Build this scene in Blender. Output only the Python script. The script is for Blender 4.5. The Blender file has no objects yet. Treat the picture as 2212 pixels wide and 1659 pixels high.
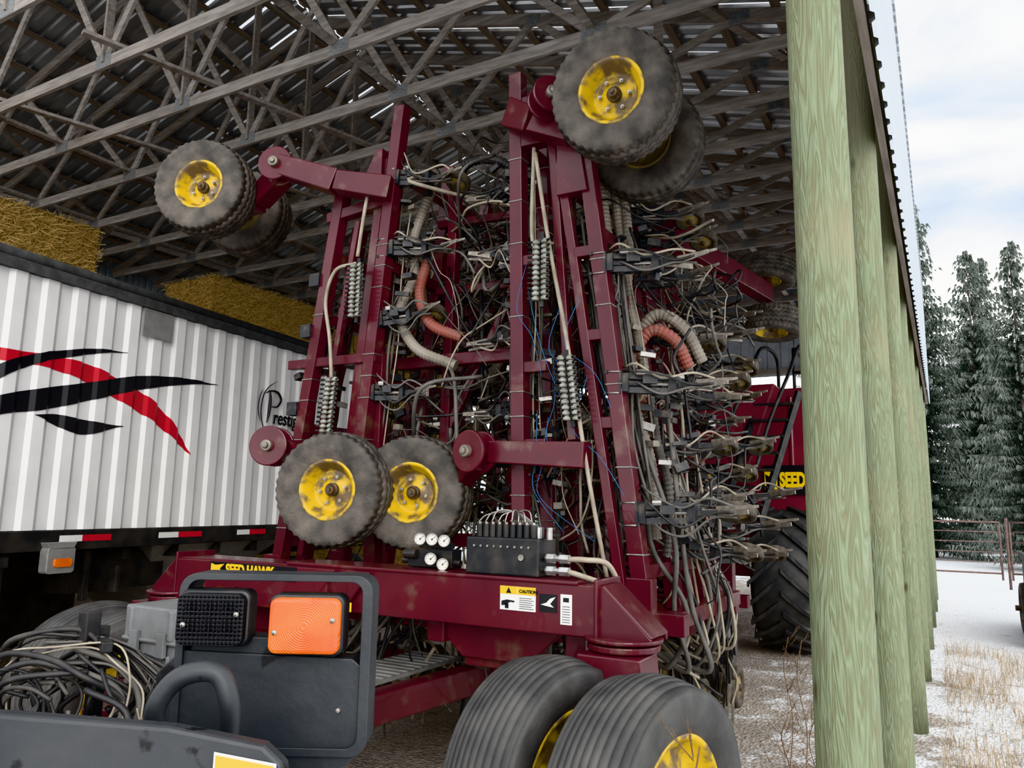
import bpy, math, random
from mathutils import Vector, Matrix
R = random.Random(7)
scene = bpy.context.scene
COL = scene.collection
V = Vector
W = {}

# ---------------------------------------------------------------- materials
def M(name, c1, c2=None, scale=6, lo=.4, hi=.6, rough=.5, metal=0, bump=0, bscale=40, stretch=(1,1,1),
      c3=None, scale3=3, lo3=.55, hi3=.7, detail=6, coat=0, trans=0, emis=0):
    m = bpy.data.materials.new(name); m.use_nodes = True
    nt = m.node_tree; N = nt.nodes; L = nt.links
    b = N['Principled BSDF']
    b.inputs['Roughness'].default_value = rough
    b.inputs['Metallic'].default_value = metal
    if coat: b.inputs['Coat Weight'].default_value = coat
    if trans: b.inputs['Transmission Weight'].default_value = trans
    b.inputs['Base Color'].default_value = (*c1, 1)
    tc = N.new('ShaderNodeTexCoord'); mp = N.new('ShaderNodeMapping')
    L.new(tc.outputs['Object'], mp.inputs[0]); mp.inputs['Scale'].default_value = stretch
    def layer(prev, col, sc, l, h):
        n = N.new('ShaderNodeTexNoise'); n.inputs['Scale'].default_value = sc; n.inputs['Detail'].default_value = detail
        L.new(mp.outputs[0], n.inputs['Vector'])
        r = N.new('ShaderNodeValToRGB'); r.color_ramp.elements[0].position = l; r.color_ramp.elements[1].position = h
        L.new(n.outputs['Fac'], r.inputs[0])
        mx = N.new('ShaderNodeMix'); mx.data_type = 'RGBA'
        L.new(r.outputs[0], mx.inputs[0])
        if prev is None: mx.inputs[6].default_value = (*c1, 1)
        else: L.new(prev, mx.inputs[6])
        mx.inputs[7].default_value = (*col, 1)
        return mx.outputs[2]
    out = None
    if c2: out = layer(None, c2, scale, lo, hi)
    if c3: out = layer(out, c3, scale3, lo3, hi3)
    if out: L.new(out, b.inputs['Base Color'])
    if bump:
        n = N.new('ShaderNodeTexNoise'); n.inputs['Scale'].default_value = bscale; n.inputs['Detail'].default_value = 8
        L.new(mp.outputs[0], n.inputs['Vector'])
        bp = N.new('ShaderNodeBump'); bp.inputs['Strength'].default_value = bump; bp.inputs['Distance'].default_value = .01
        L.new(n.outputs['Fac'], bp.inputs['Height']); L.new(bp.outputs[0], b.inputs['Normal'])
    return m

m_red = M('maroon_paint', (.073,.0075,.0145), (.1,.012,.02), 3, .35,.65, rough=.34, c3=(.17,.12,.095), scale3=6, lo3=.58, hi3=.82, coat=.25)
m_yel = M('yellow_rim_paint', (.7,.46,.02), (.46,.31,.04), 9, .4,.62, rough=.45, c3=(.17,.12,.07), scale3=9, lo3=.49, hi3=.6, bump=.2, bscale=25)
m_mud = M('muddy_rim_back', (.12,.09,.05), (.25,.17,.05), 9, .5,.7, rough=.8)
m_tire = M('dusty_rubber', (.06,.056,.052), (.16,.14,.12), 8, .38,.7, rough=.85, bump=.6, bscale=70)
m_pack = M('muddy_packer_rubber', (.055,.048,.04), (.13,.108,.085), 16, .4,.7, rough=.85, bump=.5, bscale=70)
m_tireg = M('grey_worn_rubber', (.05,.05,.051), (.1,.098,.095), 6, .35,.7, rough=.72, bump=.3, bscale=60)
m_tireblk = M('black_lugged_rubber', (.035,.037,.04), (.07,.07,.067), 6, .4,.7, rough=.6)
m_blk = M('black_steel_paint', (.018,.019,.021), (.055,.05,.045), 8, .45,.7, rough=.45)
m_darkrail = M('dark_trailer_paint', (.02,.021,.022), (.055,.05,.045), 5, .4,.7, rough=.6)
m_hub = M('hub_grease_steel', (.07,.055,.045), (.16,.11,.07), 25, .4,.6, rough=.5, metal=.5)
m_bolt = M('zinc_bolt', (.4,.39,.37), (.27,.24,.2), 30, .5,.7, rough=.45, metal=.8)
m_galv = M('galvanised_steel', (.5,.5,.5), (.35,.34,.33), 20, .4,.6, rough=.4, metal=.8)
m_tan = M('tan_hose', (.38,.335,.265), (.24,.205,.16), 8, .4,.7, rough=.55)
m_rib = M('ribbed_grey_hose', (.32,.285,.24), (.2,.175,.145), 7, .4,.7, rough=.6)
m_ribr = M('ribbed_red_hose', (.3,.1,.08), (.22,.12,.1), 7, .4,.7, rough=.6)
m_hblk = M('black_hose', (.026,.026,.028), (.075,.07,.064), 8, .45,.7, rough=.5)
m_hgry = M('grey_hose', (.14,.132,.12), (.08,.076,.07), 8, .4,.7, rough=.55)
m_blue = M('blue_air_line', (.04,.16,.36), None, rough=.4)
m_opn = M('opener_steel', (.034,.036,.04), (.12,.1,.08), 14, .5,.74, rough=.5)
m_rust = M('dirty_shank_steel', (.2,.18,.155), (.32,.285,.24), 18, .4,.65, rough=.5, metal=.4)
m_mani = M('clear_grey_plastic', (.36,.37,.33), (.2,.195,.165), 20, .4,.6, rough=.3)
m_wood = M('weathered_truss_lumber', (.4,.365,.335), (.26,.23,.205), 4, .35,.65, rough=.85, stretch=(1,6,8), c3=(.48,.45,.42), scale3=2)
m_wood_y = M('weathered_purlin_lumber', (.32,.275,.24), (.2,.17,.145), 4, .35,.65, rough=.85, stretch=(8,.6,8))
m_plate = M('truss_gusset_steel', (.34,.355,.36), (.26,.26,.26), 40, .4,.6, rough=.5, metal=.4)
m_roof = M('galvanised_roof_sheet', (.46,.47,.48), (.35,.36,.37), 3, .35,.7, rough=.42, metal=.35)
m_ribglint = M('painted_glint_rib', (.78,.79,.81), (.62,.63,.65), 6, .4,.7, rough=.28, metal=.8)  # lighter sheet for rib flanks, outside reflections put into the colour
m_side = M('painted_wall_sheet', (.42,.46,.5), (.34,.38,.42), 4, .4,.7, rough=.45, metal=.1)
m_straw = M('straw', (.36,.23,.08), (.2,.12,.04), 22, .35,.65, rough=.9, bump=1, bscale=120, c3=(.5,.36,.16), scale3=45, lo3=.5,hi3=.65)
m_strand = M('straw_strand', (.55,.39,.17), None, rough=.8)
m_white = M('white_trailer_panel', (.84,.84,.835), (.76,.755,.745), 3, .4,.75, rough=.35, coat=.2)
m_greytrim = M('grey_tarp', (.1,.103,.105), (.07,.07,.07), 10, .4,.6, rough=.7)
m_dblack = M('black_decal', (.012,.012,.014), None, rough=.35)
m_dred = M('red_decal', (.5,.008,.02), None, rough=.3)
m_dyel = M('yellow_decal', (.8,.53,.01), None, rough=.4)
m_dwht = M('white_decal', (.8,.8,.78), None, rough=.4)
m_alu = M('dull_aluminium', (.4,.4,.39), (.3,.3,.29), 8, .4,.7, rough=.4, metal=.5)
m_case = M('grey_plastic_case', (.2,.21,.215), (.14,.14,.14), 8, .4,.7, rough=.5)
m_brk = M('chipped_charcoal_paint', (.028,.032,.037), (.05,.053,.057), 5, .4,.7, rough=.5, c3=(.009,.009,.01), scale3=14, lo3=.64, hi3=.68, bump=.15, bscale=30)
m_cartred = M('cart_red_paint', (.13,.01,.022), (.17,.018,.03), 2, .4,.6, rough=.35, coat=.3)
m_gate = M('gate_brown_paint', (.17,.105,.09), (.11,.075,.065), 9, .4,.6, rough=.7)
m_bark = M('spruce_bark', (.19,.16,.14), (.13,.11,.1), 9, .4,.6, rough=.9)
m_needle = M('hazed_spruce_needles', (.12,.145,.12), (.17,.195,.17), 1.5, .35,.7, rough=.9, c3=(.23,.25,.235), scale3=4, lo3=.5, hi3=.8)  # needle tones lightened, distance haze put into the colour
m_dry = M('dry_grass_blade', (.45,.35,.23), (.34,.25,.16), 3, .4,.6, rough=.9)
m_weed = M('dead_weed_stem', (.16,.1,.06), None, rough=.9)
m_amber = M('amber_lens', (.9,.2,.008), (.75,.12,.003), 12, .4,.6, rough=.3, coat=.2)
m_dlens = M('dark_lens', (.009,.009,.011), None, rough=.55)
m_gface = M('gauge_face', (.75,.73,.66), None, rough=.3)
def streak_mat():
    m = bpy.data.materials.new('added_streak_strip'); m.use_nodes=True
    nt=m.node_tree; N=nt.nodes; L=nt.links; N.remove(N['Principled BSDF'])
    t=N.new('ShaderNodeBsdfTranslucent'); t.inputs[0].default_value=(.6,.61,.63,1)
    d=N.new('ShaderNodeBsdfDiffuse'); d.inputs[0].default_value=(.4,.4,.4,1)
    mx=N.new('ShaderNodeMixShader'); mx.inputs[0].default_value=.3
    L.new(t.outputs[0],mx.inputs[1]); L.new(d.outputs[0],mx.inputs[2]); L.new(mx.outputs[0],N['Material Output'].inputs[0]); return m
m_streak = streak_mat()  # see-through strips added to make the roof's bright reflected streaks

def wavebump(m, scale, strength, rings=True):
    nt = m.node_tree; N = nt.nodes; L = nt.links; b = N['Principled BSDF']
    tc = N.new('ShaderNodeTexCoord')
    bp = N.new('ShaderNodeBump'); bp.inputs['Strength'].default_value = strength; bp.inputs['Distance'].default_value = .003
    if rings:
        w = N.new('ShaderNodeTexWave'); w.wave_type = 'RINGS'; w.rings_direction = 'SPHERICAL'; w.inputs['Scale'].default_value = scale; w.inputs['Distortion'].default_value=1.5
        L.new(tc.outputs['Object'], w.inputs[0]); L.new(w.outputs['Fac'], bp.inputs['Height'])
    else:
        fs=[]
        for d in ('X','Y'):
            w = N.new('ShaderNodeTexWave'); w.bands_direction = d; w.inputs['Scale'].default_value = scale
            L.new(tc.outputs['Object'], w.inputs[0]); fs.append(w.outputs['Fac'])
        mm = N.new('ShaderNodeMath'); mm.operation='MULTIPLY'; L.new(fs[0],mm.inputs[0]); L.new(fs[1],mm.inputs[1]); L.new(mm.outputs[0], bp.inputs['Height'])
    L.new(bp.outputs[0], b.inputs['Normal'])
wavebump(m_amber, 90, .35); wavebump(m_dlens, 45, 1.0, False)

def post_mat():
    m = bpy.data.materials.new('green_treated_timber'); m.use_nodes = True
    nt = m.node_tree; N = nt.nodes; L = nt.links; b = N['Principled BSDF']; b.inputs['Roughness'].default_value = .85
    tc = N.new('ShaderNodeTexCoord'); mp = N.new('ShaderNodeMapping'); mp.inputs['Scale'].default_value = (7,7,.6)
    L.new(tc.outputs['Object'], mp.inputs[0])
    n = N.new('ShaderNodeTexNoise'); n.inputs['Scale'].default_value = 2.2; n.inputs['Detail'].default_value = 3; n.inputs['Distortion'].default_value = 1.4
    L.new(mp.outputs[0], n.inputs['Vector'])
    mu = N.new('ShaderNodeMath'); mu.operation = 'MULTIPLY'; mu.inputs[1].default_value = 20; L.new(n.outputs['Fac'], mu.inputs[0])
    fr = N.new('ShaderNodeMath'); fr.operation = 'PINGPONG'; fr.inputs[1].default_value = 1; L.new(mu.outputs[0], fr.inputs[0])
    r = N.new('ShaderNodeValToRGB'); e = r.color_ramp.elements
    e[0].position = 0; e[0].color = (.16,.15,.085,1); e[1].position = .35; e[1].color = (.165,.2,.12,1)
    x = e.new(1.0); x.color = (.22,.26,.165,1)
    L.new(fr.outputs[0], r.inputs[0])
    n2 = N.new('ShaderNodeTexNoise'); n2.inputs['Scale'].default_value = 1.3; n2.inputs['Detail'].default_value = 6; L.new(tc.outputs['Object'], n2.inputs['Vector'])
    r2 = N.new('ShaderNodeValToRGB'); r2.color_ramp.elements[0].position = .5; r2.color_ramp.elements[1].position = .78; L.new(n2.outputs['Fac'], r2.inputs[0])
    mx = N.new('ShaderNodeMix'); mx.data_type = 'RGBA'; L.new(r2.outputs[0], mx.inputs[0]); L.new(r.outputs[0], mx.inputs[6]); mx.inputs[7].default_value = (.25,.22,.135,1)
    mpk = N.new('ShaderNodeMapping'); mpk.inputs['Scale'].default_value=(3.5,3.5,1.6); L.new(tc.outputs['Object'],mpk.inputs[0])
    vk = N.new('ShaderNodeTexVoronoi'); vk.inputs['Scale'].default_value=1.3; L.new(mpk.outputs[0],vk.inputs['Vector'])
    rk = N.new('ShaderNodeValToRGB'); rk.color_ramp.elements[0].position=.05; rk.color_ramp.elements[0].color=(1,1,1,1); rk.color_ramp.elements[1].position=.12; rk.color_ramp.elements[1].color=(0,0,0,1); L.new(vk.outputs['Distance'],rk.inputs[0])
    mk = N.new('ShaderNodeMix'); mk.data_type='RGBA'; L.new(rk.outputs[0],mk.inputs[0]); L.new(mx.outputs[2],mk.inputs[6]); mk.inputs[7].default_value=(.07,.06,.03,1)
    sp = N.new('ShaderNodeSeparateXYZ'); L.new(tc.outputs['Object'], sp.inputs[0])
    mr = N.new('ShaderNodeMapRange'); mr.inputs[1].default_value = 3.75; mr.inputs[2].default_value = 4.1; L.new(sp.outputs[2], mr.inputs[0])
    mx2 = N.new('ShaderNodeMix'); mx2.data_type = 'RGBA'; L.new(mr.outputs[0], mx2.inputs[0]); L.new(mk.outputs[2], mx2.inputs[6]); mx2.inputs[7].default_value = (.2,.19,.13,1)  # stained brown post tops, shade above the skirt edge also in this colour
    L.new(mx2.outputs[2], b.inputs['Base Color'])
    bp = N.new('ShaderNodeBump'); bp.inputs['Strength'].default_value = .4; bp.inputs['Distance'].default_value = .01
    L.new(fr.outputs[0], bp.inputs['Height']); L.new(bp.outputs[0], b.inputs['Normal'])
    return m
m_post = post_mat()

def ground_mat():
    m = bpy.data.materials.new('gravel_and_snow'); m.use_nodes = True
    nt = m.node_tree; N = nt.nodes; L = nt.links; b = N['Principled BSDF']; b.inputs['Roughness'].default_value = .95
    tc = N.new('ShaderNodeTexCoord')
    v = N.new('ShaderNodeTexVoronoi'); v.inputs['Scale'].default_value = 38; L.new(tc.outputs['Object'], v.inputs['Vector'])
    n = N.new('ShaderNodeTexNoise'); n.inputs['Scale'].default_value = 1.6; n.inputs['Detail'].default_value = 9; L.new(tc.outputs['Object'], n.inputs['Vector'])
    g = N.new('ShaderNodeValToRGB'); e = g.color_ramp.elements
    e[0].position=.3; e[0].color=(.38,.33,.28,1); e[1].position=.7; e[1].color=(.58,.52,.46,1); L.new(n.outputs['Fac'], g.inputs[0])
    bw = N.new('ShaderNodeRGBToBW'); L.new(v.outputs['Color'], bw.inputs[0])
    mg = N.new('ShaderNodeMix'); mg.data_type='RGBA'; mg.blend_type='MULTIPLY'; mg.inputs[0].default_value=.5
    L.new(g.outputs[0], mg.inputs[6]); L.new(bw.outputs[0], mg.inputs[7])
    sp = N.new('ShaderNodeSeparateXYZ'); L.new(tc.outputs['Object'], sp.inputs[0])
    def mr(i,a,b_):
        q = N.new('ShaderNodeMapRange'); q.inputs[1].default_value=a; q.inputs[2].default_value=b_; L.new(i,q.inputs[0]); return q.outputs[0]
    def ma(op,a,b_):
        q = N.new('ShaderNodeMath'); q.operation=op
        for k,z in enumerate((a,b_)):
            if isinstance(z,(int,float)): q.inputs[k].default_value=z
            else: L.new(z,q.inputs[k])
        return q.outputs[0]
    right = mr(sp.outputs[0], -2.6, .4); far = mr(sp.outputs[1], 18.0, 22); front = mr(sp.outputs[1], .8, -2)
    out = ma('MAXIMUM', right, ma('MAXIMUM', far, front))
    n2 = N.new('ShaderNodeTexNoise'); n2.inputs['Scale'].default_value = 2.6; n2.inputs['Detail'].default_value = 8; n2.inputs['Roughness'].default_value=.76; L.new(tc.outputs['Object'], n2.inputs['Vector'])
    s = ma('ADD', ma('MULTIPLY', out, .23), n2.outputs['Fac'])
    s = ma('ADD', s, ma('MULTIPLY', mr(sp.outputs[1], 8, 13), .08))
    sr = mr(s, .61, .72)
    mx = N.new('ShaderNodeMix'); mx.data_type='RGBA'; L.new(sr, mx.inputs[0]); L.new(mg.outputs[2], mx.inputs[6]); mx.inputs[7].default_value=(.74,.755,.775,1)
    L.new(mx.outputs[2], b.inputs['Base Color'])
    bp = N.new('ShaderNodeBump'); bp.inputs['Strength'].default_value=.8; bp.inputs['Distance'].default_value=.02
    L.new(ma('ADD', v.outputs['Distance'], n2.outputs['Fac']), bp.inputs['Height']); L.new(bp.outputs[0], b.inputs['Normal'])
    return m
m_ground = ground_mat()

# ---------------------------------------------------------------- mesh builder
def frame_from(z, up=V((0,0,1))):
    z = V(z).normalized()
    if abs(z.dot(up)) > .98: up = V((0,1,0))
    x = up.cross(z).normalized(); y = z.cross(x)
    return x, y, z
def cr(pts, n=8):
    P = [V(p) for p in pts]; P = [P[0]*2-P[1]] + P + [P[-1]*2-P[-2]]
    o = []
    for i in range(1, len(P)-2):
        a,b,c,d = P[i-1:i+3]
        for k in range(n):
            t = k/n
            o.append(.5*((2*b)+(-a+c)*t+(2*a-5*b+4*c-d)*t*t+(-a+3*b-3*c+d)*t**3))
    o.append(P[-2]); return o

class MB:
    def __init__(s): s.v=[]; s.f=[]; s.m=[]; s.s=[]
    def add(s, vs, fs, mi=0, sm=False):
        o=len(s.v); s.v += [V(p) for p in vs]
        for f in fs: s.f.append([i+o for i in f]); s.m.append(mi); s.s.append(sm)
    def box(s, c, d, rot=None, mi=0):
        c=V(c); x,y,z=[q/2 for q in d]
        vs=[V(p) for p in ((-x,-y,-z),(x,-y,-z),(x,y,-z),(-x,y,-z),(-x,-y,z),(x,-y,z),(x,y,z),(-x,y,z))]
        if rot is not None: vs=[rot@p for p in vs]
        s.add([p+c for p in vs], [(0,3,2,1),(4,5,6,7),(0,1,5,4),(1,2,6,5),(2,3,7,6),(3,0,4,7)], mi)
    def beam(s, p0, p1, w, h, up=(0,0,1), mi=0, w1=None, h1=None):
        p0=V(p0); p1=V(p1); x,y,z=frame_from(p1-p0, V(up)); w1=w1 or w; h1=h1 or h
        vs=[]
        for p,a,b in ((p0,w,h),(p1,w1,h1)):
            for sx,sy in ((-1,-1),(1,-1),(1,1),(-1,1)): vs.append(p+x*sx*a/2+y*sy*b/2)
        s.add(vs, [(0,3,2,1),(4,5,6,7),(0,1,5,4),(1,2,6,5),(2,3,7,6),(3,0,4,7)], mi)
    def tube(s, pts, r, seg=8, mi=0, rib=0, pitch=.03):
        P=[V(p) for p in pts]
        if rib:
            Q=[P[0]]; acc=0
            for i in range(1,len(P)):
                d=(P[i]-P[i-1]); l=d.length
                if l<1e-6: continue
                t=pitch/2-acc
                while t<=l: Q.append(P[i-1]+d*(t/l)); t+=pitch/2
                acc=l-(t-pitch/2)
            P=Q
        t0=(P[1]-P[0]).normalized(); x,y,_=frame_from(t0)
        vs=[]; n=len(P)
        for i,p in enumerate(P):
            t=(P[min(i+1,n-1)]-P[max(i-1,0)])
            if t.length<1e-7: t=t0.copy()
            t.normalize(); x=(x-t*x.dot(t))
            if x.length<1e-5: x=frame_from(t)[0]
            x.normalize(); y=t.cross(x)
            rr=r*(1-rib*(i%2)) if rib else (r if not callable(r) else r(i/(n-1)))
            for k in range(seg):
                a=2*math.pi*k/seg; vs.append(p+x*math.cos(a)*rr+y*math.sin(a)*rr)
        fs=[]
        for i in range(n-1):
            for k in range(seg):
                k2=(k+1)%seg; fs.append((i*seg+k,i*seg+k2,(i+1)*seg+k2,(i+1)*seg+k))
        fs.append(list(range(seg))[::-1]); fs.append([(n-1)*seg+k for k in range(seg)])
        s.add(vs,fs,mi,not rib)
    def lathe(s, prof, o=(0,0,0), ax=(0,0,1), seg=32, mi=0, fn=None, sm=True, close=False):
        x,y,z=frame_from(ax); o=V(o); vs=[]
        for j,(r,h) in enumerate(prof):
            for k in range(seg):
                a=2*math.pi*k/seg; rr,hh=r,h
                if fn: rr,hh=fn(j,k,r,h)
                vs.append(o+x*math.cos(a)*rr+y*math.sin(a)*rr+z*hh)
        fs=[]; n=len(prof)
        for j in range(n if close else n-1):
            j2=(j+1)%n
            for k in range(seg):
                k2=(k+1)%seg; fs.append((j*seg+k,j*seg+k2,j2*seg+k2,j2*seg+k))
        s.add(vs,fs,mi,sm)
    def cyl(s, p0, p1, r, seg=16, mi=0):
        p0=V(p0);p1=V(p1); l=(p1-p0).length
        s.lathe([(0.0001,0),(r,0),(r,l),(0.0001,l)], p0, p1-p0, seg, mi, sm=False)
    def prism(s, poly, o, ax, ay, th, mi=0):
        o=V(o);ax=V(ax).normalized();ay=V(ay).normalized();n=ax.cross(ay); k=len(poly)
        vs=[o+ax*a+ay*b+n*(th/2) for a,b in poly]+[o+ax*a+ay*b-n*(th/2) for a,b in poly]
        fs=[list(range(k)), list(range(2*k-1,k-1,-1))]
        for i in range(k):
            j=(i+1)%k; fs.append((i,i+k,j+k,j))
        s.add(vs,fs,mi)
    def ring(s, outer, inner, o, ax, ay, th, mi=0):
        o=V(o);ax=V(ax).normalized();ay=V(ay).normalized();n=ax.cross(ay); k=len(outer)
        vs=[]
        for sgn in (1,-1):
            for L_ in (outer,inner): vs+=[o+ax*a+ay*b+n*(sgn*th/2) for a,b in L_]
        fs=[]
        for i in range(k):
            j=(i+1)%k
            fs+=[(i,j,j+k,i+k),(2*k+j,2*k+i,3*k+i,3*k+j),(i,i+2*k,j+2*k,j),(i+k,j+k,j+3*k,i+3*k)]
        s.add(vs,fs,mi)
    def mesh(s, name, mats, inv=None):
        me=bpy.data.meshes.new(name)
        vs=[tuple(inv@p) if inv is not None else tuple(p) for p in s.v]
        me.from_pydata(vs,[],s.f)
        for m in mats: me.materials.append(m)
        me.polygons.foreach_set('material_index', s.m); me.polygons.foreach_set('use_smooth', s.s)
        me.update(); return me
    def obj(s, name, mats, parent=None, bevel=0, label=None, local=False, **kw):
        if not isinstance(mats,(list,tuple)): mats=[mats]
        inv=None
        if parent is not None and not local: inv=W[parent].inverted()
        me=s.mesh(name,mats,inv)
        return link(name, me, parent, Matrix(), bevel, label, **kw)
def link(name, data, parent=None, mw=Matrix(), bevel=0, label=None, kind=None, cat=None, group=None):
    o=bpy.data.objects.new(name,data); COL.objects.link(o)
    if parent is not None: o.parent=parent; W[o]=W[parent]@mw
    else: W[o]=mw.copy()
    o.matrix_local=mw
    if bevel:
        b=o.modifiers.new('bevel','BEVEL'); b.width=bevel; b.segments=2; b.limit_method='ANGLE'; b.angle_limit=.6
    if label: o['label']=label
    if kind: o['kind']=kind
    if cat: o['category']=cat
    if group: o['group']=group
    return o
def thing(name, loc, label, cat, group=None, mw=None, kind=None):
    return link(name, None, None, mw if mw is not None else Matrix.Translation(V(loc)), 0, label, kind, cat, group)
def copy_tree(o, mw):
    c=o.copy(); COL.objects.link(c); c.matrix_local=mw; W[c]=mw.copy()
    for ch in list(o.children):
        d=ch.copy(); COL.objects.link(d); d.parent=c; d.matrix_parent_inverse=ch.matrix_parent_inverse.copy(); W[d]=mw@ch.matrix_local
    return c
def rrect(x0,y0,x1,y1,r,n=5):
    o=[]
    for cx,cy,a0 in ((x1-r,y1-r,0),(x0+r,y1-r,90),(x0+r,y0+r,180),(x1-r,y0+r,270)):
        for k in range(n+1):
            a=math.radians(a0+90*k/n); o.append((cx+r*math.cos(a),cy+r*math.sin(a)))
    return o
def text(s, size, o, ax, ay, mat, parent, name='lettering', bold=0.0, shear=0, xs=1, align='LEFT', label=None):
    cu=bpy.data.curves.new('t','FONT'); cu.body=s; cu.size=size; cu.extrude=.0015; cu.offset=bold*size; cu.shear=shear; cu.align_x=align
    t=bpy.data.objects.new('t',cu); COL.objects.link(t)
    dg=bpy.context.evaluated_depsgraph_get(); dg.update()
    me=bpy.data.meshes.new_from_object(t.evaluated_get(dg)); bpy.data.objects.remove(t)
    ax=V(ax).normalized(); ay=V(ay).normalized(); n=ax.cross(ay)
    mw=Matrix((( ax.x*xs,ay.x,n.x,o[0]),(ax.y*xs,ay.y,n.y,o[1]),(ax.z*xs,ay.z,n.z,o[2]),(0,0,0,1)))
    me.transform(W[parent].inverted()@mw); me.materials.clear(); me.materials.append(mat); me.name=name
    return link(name, me, parent, label=label)
def axmat(loc, n, up=(0,0,1), sc=1):
    x,y,z=frame_from(n,V(up)); 
    return Matrix(((x.x*sc,y.x*sc,z.x*sc,loc[0]),(x.y*sc,y.y*sc,z.y*sc,loc[1]),(x.z*sc,y.z*sc,z.z*sc,loc[2]),(0,0,0,1)))

# ---------------------------------------------------------------- camera (standing just outside the shed corner)
YAW=29.4
cam=bpy.data.cameras.new('camera'); cam.lens=26.85; cam.sensor_width=36; cam.clip_end=500
co=bpy.data.objects.new('camera',cam); COL.objects.link(co)
co.matrix_world=Matrix.Translation((0,0,1.7))@Matrix.Rotation(math.radians(YAW),4,'Z')@Matrix.Rotation(math.radians(99),4,'X')@Matrix.Rotation(math.radians(1.0),4,'Z')
scene.camera=co

# ---------------------------------------------------------------- world / light
w=bpy.data.worlds.new('overcast'); scene.world=w; w.use_nodes=True
nt=w.node_tree; N=nt.nodes; L=nt.links; bg=N['Background']
tc=N.new('ShaderNodeTexCoord'); mp=N.new('ShaderNodeMapping'); mp.inputs['Scale'].default_value=(1,1,2.2); mp.inputs['Location'].default_value=(.35,.1,.2); L.new(tc.outputs['Generated'],mp.inputs[0])
n=N.new('ShaderNodeTexNoise'); n.inputs['Scale'].default_value=3.0; n.inputs['Detail'].default_value=8; n.inputs['Distortion'].default_value=.4; L.new(mp.outputs[0],n.inputs['Vector'])
r=N.new('ShaderNodeValToRGB'); e=r.color_ramp.elements
e[0].position=.33; e[0].color=(.26,.32,.4,1); e[1].position=.47; e[1].color=(.42,.43,.445,1); x=e.new(.66); x.color=(1,.985,.965,1)
L.new(n.outputs['Fac'],r.inputs[0]); L.new(r.outputs[0],bg.inputs[0]); bg.inputs[1].default_value=2.3
sl=bpy.data.lights.new('soft_fill_sun','SUN'); sl.energy=1.3; sl.angle=math.radians(40); sl.color=(1,.96,.91)  # soft fill from behind the camera, added to brighten the machine
so=bpy.data.objects.new('soft_fill_sun',sl); COL.objects.link(so)
so.rotation_euler=V((.8,-1.1,.62)).to_track_quat('Z','Y').to_euler()
try: scene.view_settings.view_transform='Khronos PBR Neutral'
except Exception: scene.view_settings.view_transform='Filmic'
scene.view_settings.exposure=.66

# ---------------------------------------------------------------- ground
b=MB(); b.add([(-120,-60,0),(120,-60,0),(120,200,0),(-120,200,0)],[(0,1,2,3)])
b.obj('floor',m_ground,kind='structure',label='gravel ground with patches of fresh snow')

# ---------------------------------------------------------------- building
Y0,Y1=1.4,18.2; XR,XL,XM=-.3,-14.5,-7.4; SL=.3
def rz(x): return 6.25+SL*((XR-x) if x>XM else (x-XL))
def corr(a0,a1,pitch,depth):
    o=[]; a=a0
    while a<a1:
        for q,h in ((0,0),(.55,0),(.65,depth),(.9,depth)):
            if a+q*pitch<=a1: o.append((a+q*pitch,h))
        a+=pitch
    o.append((a1,0)); return o
b=MB()
for xs_ in ((-.12,-3.6,-6.5,XM+.008),(XM-.008,-8.3,-11,XL-.4)):
    pr=corr(Y0,Y1,.19,.03)
    for si in range(3):
        xa,xb=xs_[si],xs_[si+1]; vs=[]
        for y,h in pr:
            for x in (xa,xb):
                zz=6.25+.14+SL*((XR-x) if x>XM else (x-XL)); vs.append((x,y,zz+h))
        for i in range(len(pr)-1):
            k=i%4; f=[(2*i,2*i+1,2*i+3,2*i+2)]
            near=(xa>-7.5 and si==2) or (xa<-7.4 and si==0)
            mi=0
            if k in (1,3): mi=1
            if near and k==2 and (i//4)%3==0: mi=2
            if (not near) and k==2 and (i//4)%5==(si*2)%5 and xa>-7: mi=2
            b.add([vs[q] for q in f[0]],[(0,1,2,3)],mi)
b.obj('ceiling',[m_roof,m_ribglint,m_streak],kind='structure',label='corrugated galvanised roof sheets with painted rib glints and translucent strips added for bright streaks')
def wallsheet(name,p0,p1,z0,z1,nrm,mat,label,pitch=.15,depth=.02,topfn=None):
    p0=V(p0);p1=V(p1);d=(p1-p0);l=d.length;d.normalize();nrm=V(nrm); b=MB(); vs=[]
    pr=corr(0,l,pitch,depth)
    for a,h in pr:
        p=p0+d*a+nrm*h
        zt=z1 if topfn is None else topfn(p)
        vs+=[(p.x,p.y,z0),(p.x,p.y,zt)]
    b.add(vs,[(2*i,2*i+1,2*i+3,2*i+2) for i in range(len(pr)-1)])
    b.obj(name,mat,kind='structure',label=label)
wallsheet('wall_right',(-.16,1.0,0),(-.16,Y1,0),3.95,6.42,(1,0,0),m_side,'corrugated metal skirt hanging above an open side',pitch=.22,depth=.018)
wallsheet('wall_left',(XL-.1,Y0,0),(XL-.1,Y1,0),0,6.4,(-1,0,0),m_side,'corrugated metal shed side wall')
wallsheet('wall_back',(XL,Y1,0),(XR,Y1,0),4.75,8,(0,1,0),m_side,'corrugated metal gable above an open end',pitch=.3,topfn=lambda p: rz(p.x)+.1)
for i,(z,hh) in enumerate(((4.02,.14),(5.1,.14),(6.1,.2))):
    b=MB(); b.box((-.2,(Y0+Y1)/2,z),(.04,Y1-Y0,hh)); b.obj('wall_girt',m_wood_y,cat='timber board',label='weathered horizontal board behind a metal skirt',group='skirt girts')
for z in (4.85,6.0):
    b=MB(); b.box(((XL+XR)/2,Y1-.05,z),(XR-XL-.3,.05,.14)); b.obj('wall_girt',m_wood,cat='timber board',label='weathered board across the open gable end',group='gable girts')
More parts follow.
